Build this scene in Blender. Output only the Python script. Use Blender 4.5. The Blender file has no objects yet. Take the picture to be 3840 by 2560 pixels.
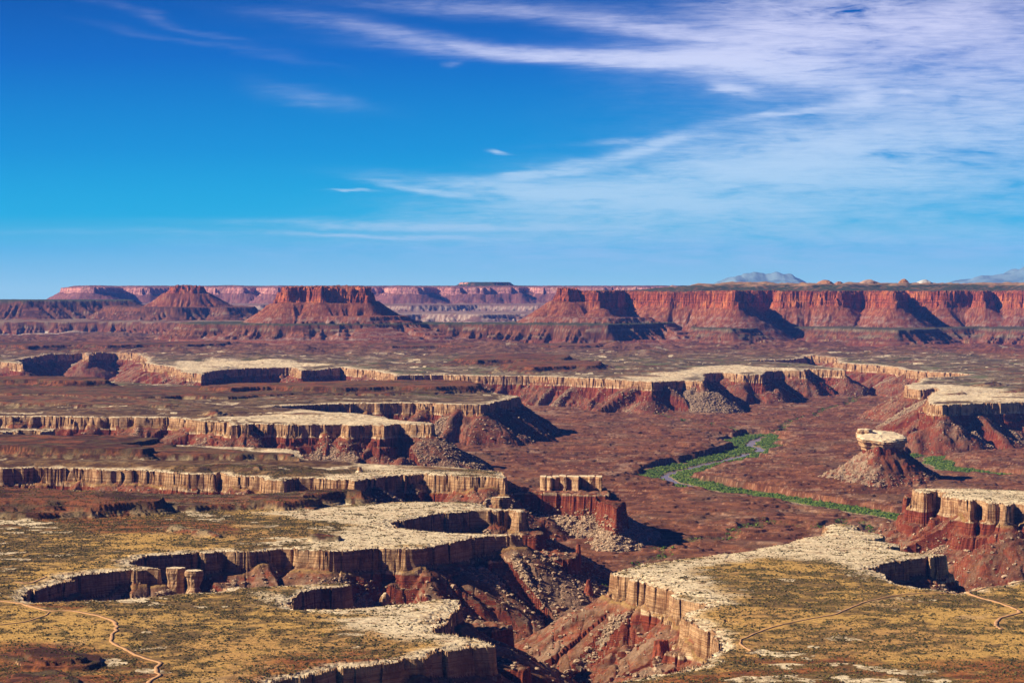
import bpy, math, time
import numpy as np
T0 = time.time(); SKY_ST = .48; EXPO = 0.97; HAZE = 0.82e-5
rng = np.random.default_rng(7)
F = 4990.0; CX = 1176.0; HY = 665.0          # lens in photo pixels (2352 wide), horizon row
WR = -460.0                                   # level of the pale sandstone bench below the viewpoint
FL = -622.0                                   # canyon floor
RV = -652.0                                   # river

# ------------------------------------------------------------------ noise
_perm = rng.permutation(256).astype(np.int32); _perm = np.concatenate([_perm, _perm, _perm[:2]])
_ga = rng.random(256).astype(np.float32)*2*np.pi; _gx = np.cos(_ga); _gy = np.sin(_ga)
def noise(x, y):
    xf = np.floor(x); yf = np.floor(y)
    u = (x-xf).astype(np.float32); v = (y-yf).astype(np.float32)
    xi = xf.astype(np.int32) & 255; yi = yf.astype(np.int32) & 255
    a = _perm[xi]; b = _perm[xi+1]
    h00 = _perm[a+yi] & 255; h01 = _perm[a+yi+1] & 255; h10 = _perm[b+yi] & 255; h11 = _perm[b+yi+1] & 255
    su = u*u*u*(u*(u*6-15)+10); sv = v*v*v*(v*(v*6-15)+10)
    n00 = _gx[h00]*u+_gy[h00]*v; n10 = _gx[h10]*(u-1)+_gy[h10]*v
    n01 = _gx[h01]*u+_gy[h01]*(v-1); n11 = _gx[h11]*(u-1)+_gy[h11]*(v-1)
    a0 = n00+su*(n10-n00); a1 = n01+su*(n11-n01)
    return (a0+sv*(a1-a0))*1.5
def fbm(x, y, lam, octs=4, seed=0, gain=0.5):
    s = 0; a = 1.0; t = 0; f = 1.0/lam
    for o in range(octs):
        s = s + a*noise(x*f+seed*17.3+o*5.1, y*f+seed*9.7+o*3.3); t += a; a *= gain; f *= 2.03
    return s/t
def ss(a, b, x):
    t = np.clip((x-a)/(b-a), 0, 1); return t*t*(3-2*t)
def mix(a, b, t): return a+(b-a)*t
def hashv(a, b):
    h = np.sin(a*127.1+b*311.7)*43758.5453
    return h-np.floor(h)
def cells(x, y, lam, seed=0):
    """cracked-block pattern: distance to the nearest joint, and a random value per block"""
    X = x/lam+seed*3.7; Y = y/lam+seed*1.9
    xi = np.floor(X); yi = np.floor(Y)
    d1 = np.full(X.shape, 9.0, np.float32); d2 = d1.copy(); r = np.zeros(X.shape, np.float32)
    for i in (-1, 0, 1):
        for j in (-1, 0, 1):
            cx = xi+i; cy = yi+j
            px = cx+hashv(cx, cy); py = cy+hashv(cy+7.7, cx)
            d = np.hypot(X-px, Y-py).astype(np.float32)
            m = d < d1
            d2 = np.where(m, d1, np.minimum(d2, d)); r = np.where(m, hashv(cx+3.3, cy+1.1), r); d1 = np.where(m, d, d1)
    return d2-d1, r

# ------------------------------------------------------------------ photo pixel -> place on a level
def at(px, py, z):
    Y = -z*F/(py-HY); return ((px-CX)/F*Y, Y)
def P(pts, z): return np.array([at(a, b, z) for a, b in pts])
def K(pts): return np.array([((a-CX)/F*b*1000.0, b*1000.0) for a, b in pts])

# ------------------------------------------------------------------ bench outlines
B1 = P([(-900,1700),(500,1640),(628,1566),(700,1548),(784,1531),(900,1512),(995,1493),(1050,1482),(1113,1477),(1116,1470),(1073,1459),(1040,1452),(985,1444),
 (1016,1424),(1039,1407),(1052,1388),(1070,1374),(999,1372),(918,1384),(895,1389),(784,1397),(702,1394),(684,1380),(672,1369),(692,1357),(730,1347),
 (784,1342),(804,1338),(784,1336),(650,1341),(554,1345),(497,1355),(366,1365),(235,1375),(81,1380),(56,1374),(50,1365),(67,1354),(121,1337),(161,1328),(208,1315),
 (279,1308),(339,1303),(364,1303),(352,1300),(320,1297),(299,1291),(303,1285),(322,1278),(403,1270),(504,1261),(560,1261),(638,1257),(739,1261),(784,1259),(861,1256),
 (918,1257),(969,1256),(1000,1250),(1026,1244),(1086,1233),(1147,1228),(1201,1226),(1203,1223),(1170,1223),(1073,1222),(972,1217),(918,1209),(903,1203),(900,1198),(915,1192),
 (952,1184),(1029,1176),(1106,1171),(1173,1168),(1212,1173),(1210,1168),(1180,1166),(1136,1165),(1106,1163),(1103,1156),(1079,1151),(1019,1152),(960,1149),(918,1150),
 (868,1155),(840,1151),(700,1141),(500,1134),(250,1125),(0,1117),(-900,1090)], WR)
B2 = P([(-900,1052),(-300,1068),(0,1073),(84,1071),(188,1073),(215,1075),(302,1076),(430,1085),(495,1086),(504,1083),(558,1090),(605,1092),(615,1098),(650,1100),(658,1096),
 (719,1096),(784,1099),(814,1102),(835,1100),(885,1090),(969,1086),(999,1088),(1039,1090),(1120,1093),(1163,1095),(1166,1090),(1153,1081),(1103,1074),(1019,1068),
 (918,1065),(817,1061),(784,1058),(700,1052),(690,1043),(683,1033),(640,1028),(560,1025),(400,1019),(300,1010),(200,1004),(0,999),(-900,985)], WR)
B2b = P([(-400,981),(128,982),(126,987),(92,989),(86,985),(45,985),(40,990),(-400,990)], WR)
B3 = P([(-900,945),(0,954),(93,954),(300,957),(383,957),(467,966),(523,969),(537,974),(567,974),(587,971),(667,974),(783,972),(801,975),(851,974),(877,976),(911,971),
 (984,973),(988,969),(951,966),(897,962),(893,956),(851,952),(784,947),(700,939),(640,935),(617,933),(633,931),(783,925),(951,924),(1030,927),(1104,928),(1121,927),(1140,921),(1161,917),(1180,911),(1196,908),
 (1167,906),(1144,903),(1090,889),(1000,882),(784,880),(600,883),(480,886),(300,878),(100,872),(0,870),(-900,858)], WR)
B4 = P([(-900,822),(0,831),(53,836),(50,831),(33,826),(103,815),(190,811),(194,817),(204,818),(213,816),(217,812),(267,810),(313,812),(328,818),(337,826),(336,833),(345,835),(400,843),(417,853),(465,859),(470,855),
 (500,849),(567,845),(667,843),(684,845),(688,850),(733,848),(784,843),(834,848),(870,852),(911,863),(930,861),(1017,860),(1084,862),(1217,863),(1284,865),(1380,869),(1467,874),(1494,876),(1568,872),(1611,874),
 (1622,866),(1618,856),(1661,854),(1708,859),(1748,859),(1758,851),(1800,850),(1851,851),(1855,847),(1900,848),(1938,849),(1936,845),(1901,842),(1845,836),(1788,832),(1685,828),(1740,826),(1825,824),(1846,822),(1848,818),(1921,820),
 (1925,833),(2000,838),(2061,842),(2068,847),(2115,852),(2170,855),(2231,859),(2201,863),(2118,867),(2108,875),(2081,883),(2088,892),(2120,894),(2148,888),(2150,896),(2133,908),(2125,917),(2129,926),
 (2168,929),(2201,926),(2352,922),(2500,918),(3200,912),(3200,682),(-900,682)], WR)
R2 = P([(2099,1118),(2103,1124),(2119,1127),(2130,1124),(2159,1127),(2165,1135),(2183,1139),(2213,1145),(2225,1151),(2240,1146),(2267,1152),(2300,1152),(2310,1160),(2325,1153),(2352,1157),(2500,1168),(3000,1190),(3000,1122),(2352,1123),(2206,1119)], WR)
R3 = P([(1250,1700),(1290,1590),(1321,1570),(1405,1559),(1496,1543),(1568,1531),(1608,1522),(1640,1505),(1649,1488),(1648,1468),(1664,1450),(1618,1432),(1568,1419),(1553,1411),(1581,1405),(1610,1392),(1619,1385),(1591,1377),
 (1568,1370),(1533,1355),(1512,1348),(1499,1337),(1470,1330),(1456,1323),(1430,1321),(1412,1316),(1414,1311),(1442,1306),(1506,1289),(1568,1277),(1640,1269),(1712,1261),(1786,1249),(1823,1243),(1830,1236),(1887,1228),(1899,1206),(1924,1199),(1971,1202),
 (1974,1213),(1988,1217),(2025,1222),(2022,1229),(1998,1236),(2065,1253),(2040,1257),(2072,1263),(2120,1268),(2159,1273),(2140,1279),(2088,1282),(2018,1289),(2016,1310),(2035,1330),(2105,1347),(2189,1358),(2226,1353),(2352,1331),(2500,1310),(3200,1280),(3200,1700)], WR)
BENCH = [B1, B2, B2b, B3, B4, R2, R3]
RZ = -505.0                                   # level of the red fins under the pale cap
FINS = [P([(1120,1258),(1180,1262),(1260,1263),(1290,1266),(1331,1270),(1337,1276),(1320,1283),(1250,1280),(1180,1285),(1120,1292)], RZ),
        P([(1150,1206),(1200,1212),(1245,1216),(1258,1224),(1240,1228),(1190,1226),(1150,1224)], RZ),
        P([(1020,1418),(1090,1424),(1150,1427),(1158,1438),(1130,1446),(1040,1452)], RZ),
        P([(1095,1500),(1150,1510),(1190,1530),(1180,1542),(1090,1530)], RZ-15),
        P([(980,1121),(1160,1121),(1240,1118),(1385,1118),(1400,1124),(1392,1136),(1330,1135),(1290,1133),(1240,1131),(1150,1129),(1000,1127)], -503),
        P([(1335,1118),(1395,1122),(1410,1127),(1424,1139),(1430,1150),(1418,1160),(1398,1153),(1380,1146),(1345,1138)], -511),
        P([(2082,1132),(2100,1131),(2104,1141),(2088,1143)], RZ),
        K([(1984,7.09),(2018,7.03),(2056,7.05),(2064,7.15),(2020,7.19),(1986,7.17)]),
        P([(1494,1500),(1520,1496),(1530,1520),(1500,1530)], -530)]
FINZ = [RZ, RZ, RZ, RZ-15, -503, -518, RZ, -508, -530]
# hills of brown-red ledges standing on the bench: (outline of the ledge, level, slope)
HILLS = [
 (P([(-900,1185),(100,1178),(222,1175),(228,1166),(300,1161),(450,1160),(600,1156),(740,1148),(800,1142),(846,1138),(800,1120),(738,1124),(600,1134),(463,1136),(300,1130),(0,1119),(-900,1095)], -448), -448, .30),
 (P([(-900,1150),(0,1150),(134,1149),(230,1156),(300,1152),(360,1149),(372,1140),(235,1130),(100,1122),(0,1117),(-900,1094)], -434), -434, .42),
 (P([(700,1137),(760,1132),(805,1128),(838,1131),(806,1117),(784,1112),(740,1120),(700,1130)], -436), -436, .5),
 (P([(-900,1015),(0,1023),(80,1026),(200,1029),(330,1031),(352,1026),(275,1017),(365,1007),(330,1002),(267,1000),(100,998),(-900,985)], -430), -430, .42),
 (P([(-900,1024),(200,1034),(363,1042),(500,1041),(560,1044),(640,1043),(668,1046),(690,1050),(676,1042),(560,1034),(400,1024),(340,1010),(-900,990)], -443), -443, .40),
 (P([(-900,866),(80,872),(150,875),(240,874),(250,869),(220,865),(100,863),(-900,858)], -418), -418, .42),
 (P([(460,887),(530,890),(620,887),(784,890),(900,887),(1000,888),(1060,886),(1100,885),(1094,877),(1050,873),(900,872),(784,875),(640,878),(540,880),(490,884)], -424), -424, .45),
 (P([(-900,922),(0,925),(200,928),(330,930),(400,931),(418,928),(360,922),(300,915),(100,908),(-900,902)], -449), -449, .30),
 (P([(-900,900),(100,903),(190,909),(330,911),(420,908),(520,910),(700,903),(1000,901),(1090,895),(1050,886),(500,886),(200,886),(-900,878)], -445), -445, .30),
 (P([(1160,838),(1220,843),(1300,840),(1372,839),(1380,830),(1340,827),(1250,828),(1190,830)], -424), -424, .34),
 (P([(1045,824),(1090,827),(1150,825),(1290,826),(1310,816),(1250,811),(1150,811),(1080,815)], -418), -418, .30),
 (P([(2262,879),(2285,878),(2280,875)], -443), -443, .20),
 (P([(2180,903),(2215,903),(2210,900)], -452), -452, .2),
 (P([(2340,892),(2420,894),(2420,886)], -440), -440, .2),
 (P([(385,1205),(410,1203),(430,1209),(480,1218),(500,1224),(430,1214)], -452), -452, .3),
 (P([(708,1226),(740,1225),(770,1229),(765,1234),(715,1234)], -453), -453, .7),
 (P([(60,1492),(110,1486),(175,1500),(160,1512),(80,1515)], -450), -450, .22),
 (P([(20,1545),(120,1538),(170,1552),(150,1575),(20,1580)], -450), -450, .25),
 (P([(480,944),(495,941),(505,945)], -446), -446, .35),
 (P([(585,1071),(594,1068),(600,1072)], -448), -448, .6),
 (K([(-900,16.1),(0,16.2),(60,15.9),(160,16.3),(250,16.0),(330,16.4),(430,16.3),(520,16.7),(520,17.3),(-900,17.4)]), -412, .30),
 (K([(820,16.6),(900,16.3),(1000,16.5),(1080,16.2),(1180,16.5),(1280,16.3),(1380,16.7),(1380,17.2),(820,17.2)]), -424, .28),
 (P([(-900,1166),(60,1165),(150,1163),(205,1166),(190,1160),(60,1158),(-900,1150)], -440), -440, .45),
 (P([(560,1148),(640,1150),(700,1147),(740,1143),(700,1139),(600,1140)], -441), -441, .45),
 (P([(1500,800),(1700,806),(1850,812),(1700,803)], -452), -452, .2), (P([(2000,826),(2200,834),(2340,842),(2200,828)], -452), -452, .2)]
# (outline, level of top, cliff height, talus slope, name id)
L_BUTTE, L_BUTTE2, L_TOWER, L_WALL, L_FAR, L_PED, L_PED2, L_FARPED, L_CASTLE, L_TURK = range(10, 20)
MESAS = [
 (K([(648,18.66),(660,18.46),(700,18.5),(735,18.42),(790,18.5),(842,18.5),(856,18.7),(845,18.85),(760,18.9),(690,18.9),(660,18.82)]), 26, 142, .60, L_BUTTE),
 (K([(637,18.62),(650,18.6),(652,18.72),(640,18.74)]), -18, 100, .6, L_BUTTE),
 (K([(389,24.1),(398,23.9),(440,23.9),(468,24.0),(466,24.25),(400,24.3)]), 46, 84, .55, L_BUTTE2),
 (K([(1278,18.72),(1302,18.66),(1326,18.7),(1330,18.84),(1285,18.86)]), 18, 120, .60, L_TOWER),
 (K([(1318,18.9),(1345,18.72),(1368,18.6),(1374,18.8),(1392,19.3),(1440,19.8),(1490,19.3),(1535,19.05),(1600,19.0),(1640,18.85),(1692,18.5),(1702,18.9),(1712,19.6),(1778,19.85),(1790,19.3),(1860,19.25),(1930,19.15),(1985,19.3),(2040,18.85),(2058,18.65),(2066,19.2),(2082,19.65),(2100,19.25),(2170,19.12),(2240,19.2),(2262,19.05),(2275,19.35),(2300,19.2),(2350,18.95),(2500,18.7),(3000,18.3),(3000,30),(1600,30),(1500,24),(1400,20.6),(1335,19.2)]), -12, 142, .60, L_WALL),
 (K([(178,36),(210,34.6),(240,35.2),(262,36.6),(330,36.2),(400,36.6),(470,36.2),(560,36),(600,37.2),(640,35.4),(660,37),(740,36.2),(800,37),(850,36),(900,36.6),(925,35),(955,35.0),(985,36.6),(1040,36),(1062,35.5),(1100,35.6),(1170,35.8),(1200,37),(1230,37),(1260,36),(1400,36),(3000,37),(3000,43.5),(170,43.5)]), 62, 150, .45, L_FAR),
]
PEDS = [
 (K([(600,18.45),(700,18.2),(850,18.15),(925,18.4),(915,18.9),(640,19.0)]), -222, .27, L_BUTTE),
 (K([(1230,18.5),(1300,18.35),(1400,18.2),(1480,18.5),(1440,19.3),(1260,19.0)]), -236, .30, L_TOWER),
 (K([(408,18.8),(450,18.25),(520,18.2),(600,18.0),(700,17.85),(800,17.9),(900,18.05),(960,18.35),(1060,18.3),(1180,18.15),(1300,17.9),(1400,17.75),(1470,18.1),(1540,18.7),(1540,20.3),(1200,19.35),(1050,19.0),(940,19.3),(700,19.8),(450,19.3)]), -285, .52, L_PED),
 (K([(1480,18.7),(1560,18.85),(1620,18.15),(1690,17.7),(1750,18.1),(1800,18.7),(1880,18.6),(1950,17.9),(2050,17.35),(2110,17.6),(2160,18.2),(2240,18.4),(2290,17.95),(2400,17.6),(3000,17.2),(3000,20),(1480,20.5)]), -322, .42, L_WALL),
 (K([(-900,24),(-100,24.5),(60,24.3),(200,24.8),(300,25.2),(300,27.5),(-900,28)]), -125, .40, L_PED2),
 (K([(250,24.2),(330,23.4),(400,23.2),(470,23.5),(520,23.3),(580,23.7),(600,24.4),(560,25.5),(250,25.6)]), -190, .40, L_PED2),
 (K([(-900,21.8),(100,22.3),(260,22.2),(420,21.6),(560,22.4),(600,24.5),(-900,25)]), -330, .30, L_PED2),
 (K([(120,33.5),(250,32.6),(400,33.6),(600,32.4),(760,33.4),(950,32.2),(1100,33.2),(1300,32.3),(3000,33),(3000,43.5),(100,43.5)]), -232, .30, L_FARPED),
 (K([(-900,30.5),(300,30.5),(700,29.3),(860,28.2),(960,29),(1100,28.3),(1200,29),(3000,29.5),(3000,36),(-900,36)]), -325, .25, L_FARPED),
]
BUMP = K([(1060,36.5),(1075,36.0),(1130,36.0),(1168,36.4),(1168,38),(1060,38)])
RIVER = [P([(1752,1004),(1735,1012),(1722,1020),(1735,1030),(1740,1038),(1690,1052),(1610,1070),(1545,1085),(1525,1097),(1550,1108),(1600,1122),(1680,1138),(1760,1149),(1850,1162),(1920,1175),(2000,1187),(2100,1203),(2300,1225),(3000,1270)], RV),
         P([(3000,1015),(2500,1030),(2352,1037),(2200,1042),(2120,1050),(2108,1060),(2140,1078),(2220,1092),(2352,1106),(3000,1140)], RV)]
WASH = [P([(1200,1600),(1290,1530),(1250,1480),(1330,1440),(1290,1425),(1380,1390),(1440,1340),(1560,1255),(1640,1240),(1760,1205),(1880,1215),(1960,1195)], -625),
        P([(2230,1353),(2170,1320),(2200,1290),(2050,1240),(1980,1200)], -625),
        P([(1130,905),(1500,960),(1640,985),(1720,1000),(1752,1006)], -640), P([(2000,890),(1960,930),(1860,965),(1790,990),(1740,1012)], -640)]

# ------------------------------------------------------------------ the grid: fans out from the viewpoint, finer near it
cols = np.concatenate([np.arange(-700, -160, 12.0), np.arange(-160, 2500, 2.0)])
r1 = np.exp(np.arange(math.log(2300), math.log(20600), 0.00112)); r2 = np.exp(np.arange(math.log(20640), math.log(44000), 0.002))
rows = np.concatenate([r1, r2])
PX, YY = np.meshgrid(cols, rows); XX = (PX-CX)/F*YY
NR, NC = XX.shape
print('grid', NR, NC, NR*NC)

def seg_sd(poly, X, Y, far, closed=True):
    """signed distance (negative inside) and nearest outline point, worked out tile by tile"""
    A = poly; Bp = np.roll(poly, -1, 0)
    if not closed: A = A[:-1]; Bp = Bp[:-1]
    D = np.full(X.shape, far, np.float32); QX = np.zeros(X.shape, np.float32); QY = np.zeros(X.shape, np.float32)
    TR, TC = 48, 48
    E = Bp-A; L2 = (E**2).sum(1)+1e-9
    bb0 = A.min(0)-far-100; bb1 = A.max(0)+far+100
    for i in range(0, X.shape[0], TR):
        yr = Y[i:i+TR]
        if yr.max() < bb0[1] or yr.min() > bb1[1]: continue
        for j in range(0, X.shape[1], TC):
            x = X[i:i+TR, j:j+TC]; y = Y[i:i+TR, j:j+TC]
            if x.max() < bb0[0] or x.min() > bb1[0]: continue
            cx = (x.min()+x.max())/2; cy = (y.min()+y.max())/2; rad = math.hypot(x.max()-cx, y.max()-cy)
            t = np.clip(((cx-A[:,0])*E[:,0]+(cy-A[:,1])*E[:,1])/L2, 0, 1)
            dc = np.hypot(cx-A[:,0]-t*E[:,0], cy-A[:,1]-t*E[:,1])
            k = np.where(dc < min(far+rad, dc.min()+2*rad+1))[0]
            d = np.full(x.shape, far, np.float64); qx = np.zeros(x.shape); qy = np.zeros(x.shape)
            if dc.min() > far+rad: k = k[:0]
            for s in k:
                tt = np.clip(((x-A[s,0])*E[s,0]+(y-A[s,1])*E[s,1])/L2[s], 0, 1)
                ax = A[s,0]+tt*E[s,0]; ay = A[s,1]+tt*E[s,1]
                dd = np.hypot(x-ax, y-ay); m = dd < d
                d = np.where(m, dd, d); qx = np.where(m, ax, qx); qy = np.where(m, ay, qy)
            if closed:
                if len(k) == 0:
                    c = ((A[:,1] > cy) != (Bp[:,1] > cy)) & (cx < (Bp[:,0]-A[:,0])*(cy-A[:,1])/(Bp[:,1]-A[:,1]+1e-12)+A[:,0])
                    if c.sum() % 2: d = -d
                else:
                    ins = np.zeros(x.shape, bool)
                    ks = np.where((np.minimum(A[:,1], Bp[:,1]) <= y.max()) & (np.maximum(A[:,1], Bp[:,1]) >= y.min()))[0]
                    for s in ks:
                        ins ^= ((A[s,1] > y) != (Bp[s,1] > y)) & (x < E[s,0]*(y-A[s,1])/(E[s,1]+1e-12)+A[s,0])
                    d = np.where(ins, -d, d)
            D[i:i+TR, j:j+TC] = d; QX[i:i+TR, j:j+TC] = qx; QY[i:i+TR, j:j+TC] = qy
    return D, QX, QY

def near(p, X, Y, far):
    return not (Y.max() < p[:,1].min()-far or Y.min() > p[:,1].max()+far or X.max() < p[:,0].min()-far or X.min() > p[:,0].max()+far)
def terrace(z, step, sharp=.75):
    q = z/step; f = np.floor(q); r = q-f
    return (f+ss(sharp, 1, r))*step

def terrain(X, Y):
    """height, landform id and surface masks at every point"""
    M = {}
    n60 = fbm(X, Y, 78, 3, 1, .38); n60b = fbm(X, Y, 78, 3, 2, .38); n15 = fbm(X, Y, 16, 2, 3)
    bx = X+n60*13+fbm(X, Y, 330, 2, 31)*16; by = Y+n60b*15
    # ---- bench rim
    sd = np.full(X.shape, 900, np.float32); qx = np.zeros_like(sd); qy = np.zeros_like(sd)
    for p in BENCH:
        d, a, b = seg_sd(p, bx, by, 900.0)
        m = d < sd
        sd = np.where(m, d, sd); qx = np.where(m, a, qx); qy = np.where(m, b, qy)
    cb, cr = cells(qx, qy, 34, 5)                       # broad joints that split the rim into blocks
    cb2, cr2 = cells(X, Y, 46, 6)
    cb3, cr3 = cells(X+n60*20, Y, 115, 8)
    sd = sd+(cr2-.5)*11*np.exp(-np.abs(sd)/30)+ss(.07, 0, cb2)*4*(cr2 > .45)+n15*.3+(cr3-.5)*18*np.exp(-np.abs(sd)/45)+ss(.08, 0, cb3)*6
    M['sd'] = sd; M['qx'] = qx; M['qy'] = qy
    dr = np.full(X.shape, 2500, np.float32)
    for p in RIVER:
        d, _, _ = seg_sd(p, bx+fbm(X, Y, 160, 3, 8)*26, by, 2500.0, False); dr = np.minimum(dr, d)
    M['dr'] = dr
    dw = np.full(X.shape, 200, np.float32)
    for p in WASH:
        d, _, _ = seg_sd(p, bx+fbm(X, Y, 120, 3, 11)*40, by, 200.0, False); dw = np.minimum(dw, d)
    M['dw'] = dw
    # ---- canyon floor: benches of thin ledges, cut by the river and washes
    fn = fbm(X, Y, 520, 5, 4); f2 = fbm(X, Y*1.0, 150, 4, 5)
    fl = FL+fn*26+np.minimum(dr, 1400)*.006+f2*7
    rg = 1-np.abs(fbm(X*.45, Y, 130, 4, 35))*3.2; fl = fl+rg*4.5*ss(60, 260, dr)
    flt = terrace(fl+f2*5, 6.0, .8)
    fl = mix(fl, flt, .85)+n15*.8+n60*1.6
    wv = 5*ss(26, 6, dw+n60*6)
    fl = fl-wv
    fr = dr+f2*55+n60*22
    bank = RV+1.2+ss(28, 75, fr)*3.5+n15*1.0+ss(75, 140, fr)*5
    e = ss(116, 127, fr)*.72+ss(150, 160, fr)*.16+ss(185, 196, fr)*.12
    bed = RV-3+ss(9, 21, dr+n15*4)*4.6
    fl = np.where(fr < 210, mix(bank, fl, e), fl)
    fl = np.where(dr < 32, np.minimum(fl, bed), fl)
    z = fl; lid = np.full(X.shape, 2, np.int32)
    # ---- walls below the rim
    rib = fbm(qx, qy, 46, 3, 9); rib2 = fbm(qx, qy, 150, 2, 10)
    clf = ss(-.05, .35, rib2+fbm(X, Y, 120, 2, 12)*.4+.1)
    M['clf'] = clf
    dd = np.maximum(sd, 0)
    bury = ss(.05, .38, fbm(qx, qy, 135, 3, 33)); caph = (41+rib2*9)*(1-.42*bury)
    capd = np.interp(dd, [0, 1.2, 4, 6, 13], [0, .10, .9, 1.0, 1.06])*caph
    d2 = np.maximum(dd-13-3*rib, 0)
    redd = np.interp(d2, [0, 5, 8, 22, 26], [0, .5, .55, .62, 1.0])*50*clf*(1-.5*bury)
    d3 = np.maximum(d2-20*clf, 0)
    rub = ss(.05, .35, rib+fbm(qx, qy, 110, 2, 14)*.6-.12)*ss(0, 25, d3)
    M['rub'] = rub*(sd > 10)
    rib3 = fbm(qx+X*.15, qy+Y*.15, 21, 2, 34); M['stk'] = fbm(qx+X*.12, qy+Y*.12, 15, 3, 37)
    tal = d3*(.62+.14*rib2)+(-rib*22-rib3*9+6*rub-5)*ss(5, 70, d3)*ss(330, 120, d3)
    wall = WR-capd-redd-tal
    lt = terrace(wall+fbm(X, Y, 70, 3, 13)*16+n15*2, 9, .7)
    wall = np.where(sd > 30, mix(wall, lt, .55*(1-rub)*ss(-.25, .2, rib2+n60*.5)*ss(30, 60, sd)), wall)+(n15*(1.0+2.8*rub))*ss(12, 40, sd)
    m = wall > z; z = np.where(m, wall, z); lid = np.where(m & (sd > 0), 1, lid)
    # ---- red fins
    fd_c = None
    for k, (p, zz) in enumerate(zip(FINS, FINZ)):
        if not near(p, X, Y, 500): continue
        d, a, b = seg_sd(p, bx, by, 420.0)
        fl_ = fbm(a, b, 14, 3, 20+k); d = d+fl_*7*np.exp(-np.abs(d)/40)
        top = zz+np.minimum(-d, 0)*0+fbm(X, Y, 26, 2, 21)*9*ss(-2, -12, d)*0+fbm(X, Y, 22, 2, 22)*7
        dd = np.maximum(d, 0)
        if k == 7:   # the cone under the balanced cap
            rb = fbm(a, b, 22, 2, 29)
            drop = np.interp(dd, [0, 4, 10, 40, 90, 130, 175, 300], [0, 10, 22, 44, 80, 100, 128, 190])-rb*9*ss(5, 60, dd)
        else:
            hw = {4: 55, 5: 62, 3: 50}.get(k, 62)
            drop = np.interp(dd, [0, 3, 9, 14], [0, .5, .95, 1.0])*hw+np.maximum(dd-14, 0)*.62
        w = top-drop+(dd*.12-8*ss(.1, .4, fbm(a, b, 30, 2, 28)))*(k in (4, 5))*(dd > 14)
        w = np.where(dd > 6, mix(w, terrace(w+n60*5, 9, .6), .6), w)+n15*1.2
        m = (w > z) & (d < 400); z = np.where(m, w, z)
        lid = np.where(m & (d < 400), L_CASTLE if k in (4, 5) else (L_TURK if k == 7 else 1), lid)
    lid = np.where((lid == L_CASTLE) & (X < (1196-CX)/F*Y), 1, lid)
    # ---- bench surface
    far = ss(12500, 17500, Y); mid_ = ss(4300, 5600, Y)*ss(-25, -70, sd)
    brl = fbm(X*.55, Y, 330, 5, 36)*(20+18*ss(-100, -420, sd))+3; brl = mix(brl, terrace(brl, 3.4, .8), .85)*mid_*(1+far)
    b0 = brl+WR+fbm(X, Y, 900, 3, 15)*3*(1+far)+fbm(X, Y, 190, 3, 16)*(1.6+3*far)
    b0 = b0+far*(28*np.abs(fbm(X, Y, 700, 4, 17))+fbm(X, Y, 160, 3, 18)*14+ss(14800, 16600, Y)*ss(19500, 17500, Y)*(38*np.maximum(fbm(X, Y, 420, 4, 38)+.12, 0)))*1.0
    pc, pr = cells(X+n60*10, Y+n60b*8, 17, 7)
    pav = ss(-60, -12, sd+fbm(X, Y, 110, 3, 19)*70)
    M['pc'] = pc; M['pr'] = pr
    b0 = b0+pav*((pr-.5)*2.0-ss(.14, 0, pc)*1.2+n15*.7)
    stp = terrace(np.clip(sd+28+n15*7+(pr-.5)*14, 0, 40)/40*5.2, 1.3, .8); b0 = b0-stp*ss(60, 0, -sd)
    ben = np.where(sd <= 0, b0, -9999)
    m = sd <= 0; z = np.where(m, np.maximum(ben, z*0+ben), z); lid = np.where(m, 0, lid)
    # ---- hills of thin ledges
    hz = np.full(X.shape, -9999., np.float32); hillm = np.zeros(X.shape, np.float32)
    for k, (p, zz, sl) in enumerate(HILLS):
        if not near(p, X, Y, 520): continue
        fk = 1.0+min(2.0, max(0, (p[:,1].mean()-4000)/4000))
        d, a, b = seg_sd(p, bx+n60*8*fk, by+fbm(X, Y, 200, 2, 40+k)*14*fk, 420.0)
        g = fbm(a, b, 55*fk, 3, 41)
        dd = np.maximum(d, 0)
        small = k in (11, 12, 13, 14, 16, 17, 18, 19, 24, 25)
        le = 1 if small else 9
        drop = np.interp(dd, [0, 3, 8], [0, .8, 1.0])*le*(1+g*.5)+dd*sl*(1+.35*g)
        t_ = np.interp(dd, [60, 64], [0, 3])*0
        w = zz+fbm(X, Y, 120, 3, 42)*4-drop-t_+np.minimum(0, d)*-.01
        w = np.where(dd > 8, mix(w, terrace(w+n60*5, 6, .8), .85), w)+fbm(X, Y, 45, 3, 43)*2.2
        hz = np.where(d < 400, np.maximum(hz, w), hz)
    m = (hz > z) & (sd <= 2)
    hillm = np.where(sd <= 2, ss(-3, 5, hz-z), 0)
    z = np.where(m, hz, z); M['hill'] = np.maximum(hillm, ss(7, 11, brl*mid_)*(sd < -80)*(Y < 13000)*.85); lid = np.where(m & (hz > WR+3), 3, lid)
    # ---- tall buttes, mesas and their terraces
    wx = X+fbm(X, Y, 520, 4, 50)*75+fbm(X, Y, 60, 2, 52)*14; wy = Y+fbm(X, Y, 480, 4, 51)*85
    M['mes'] = np.zeros(X.shape, np.float32); M['tz'] = np.zeros(X.shape, np.float32)-9999
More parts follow.
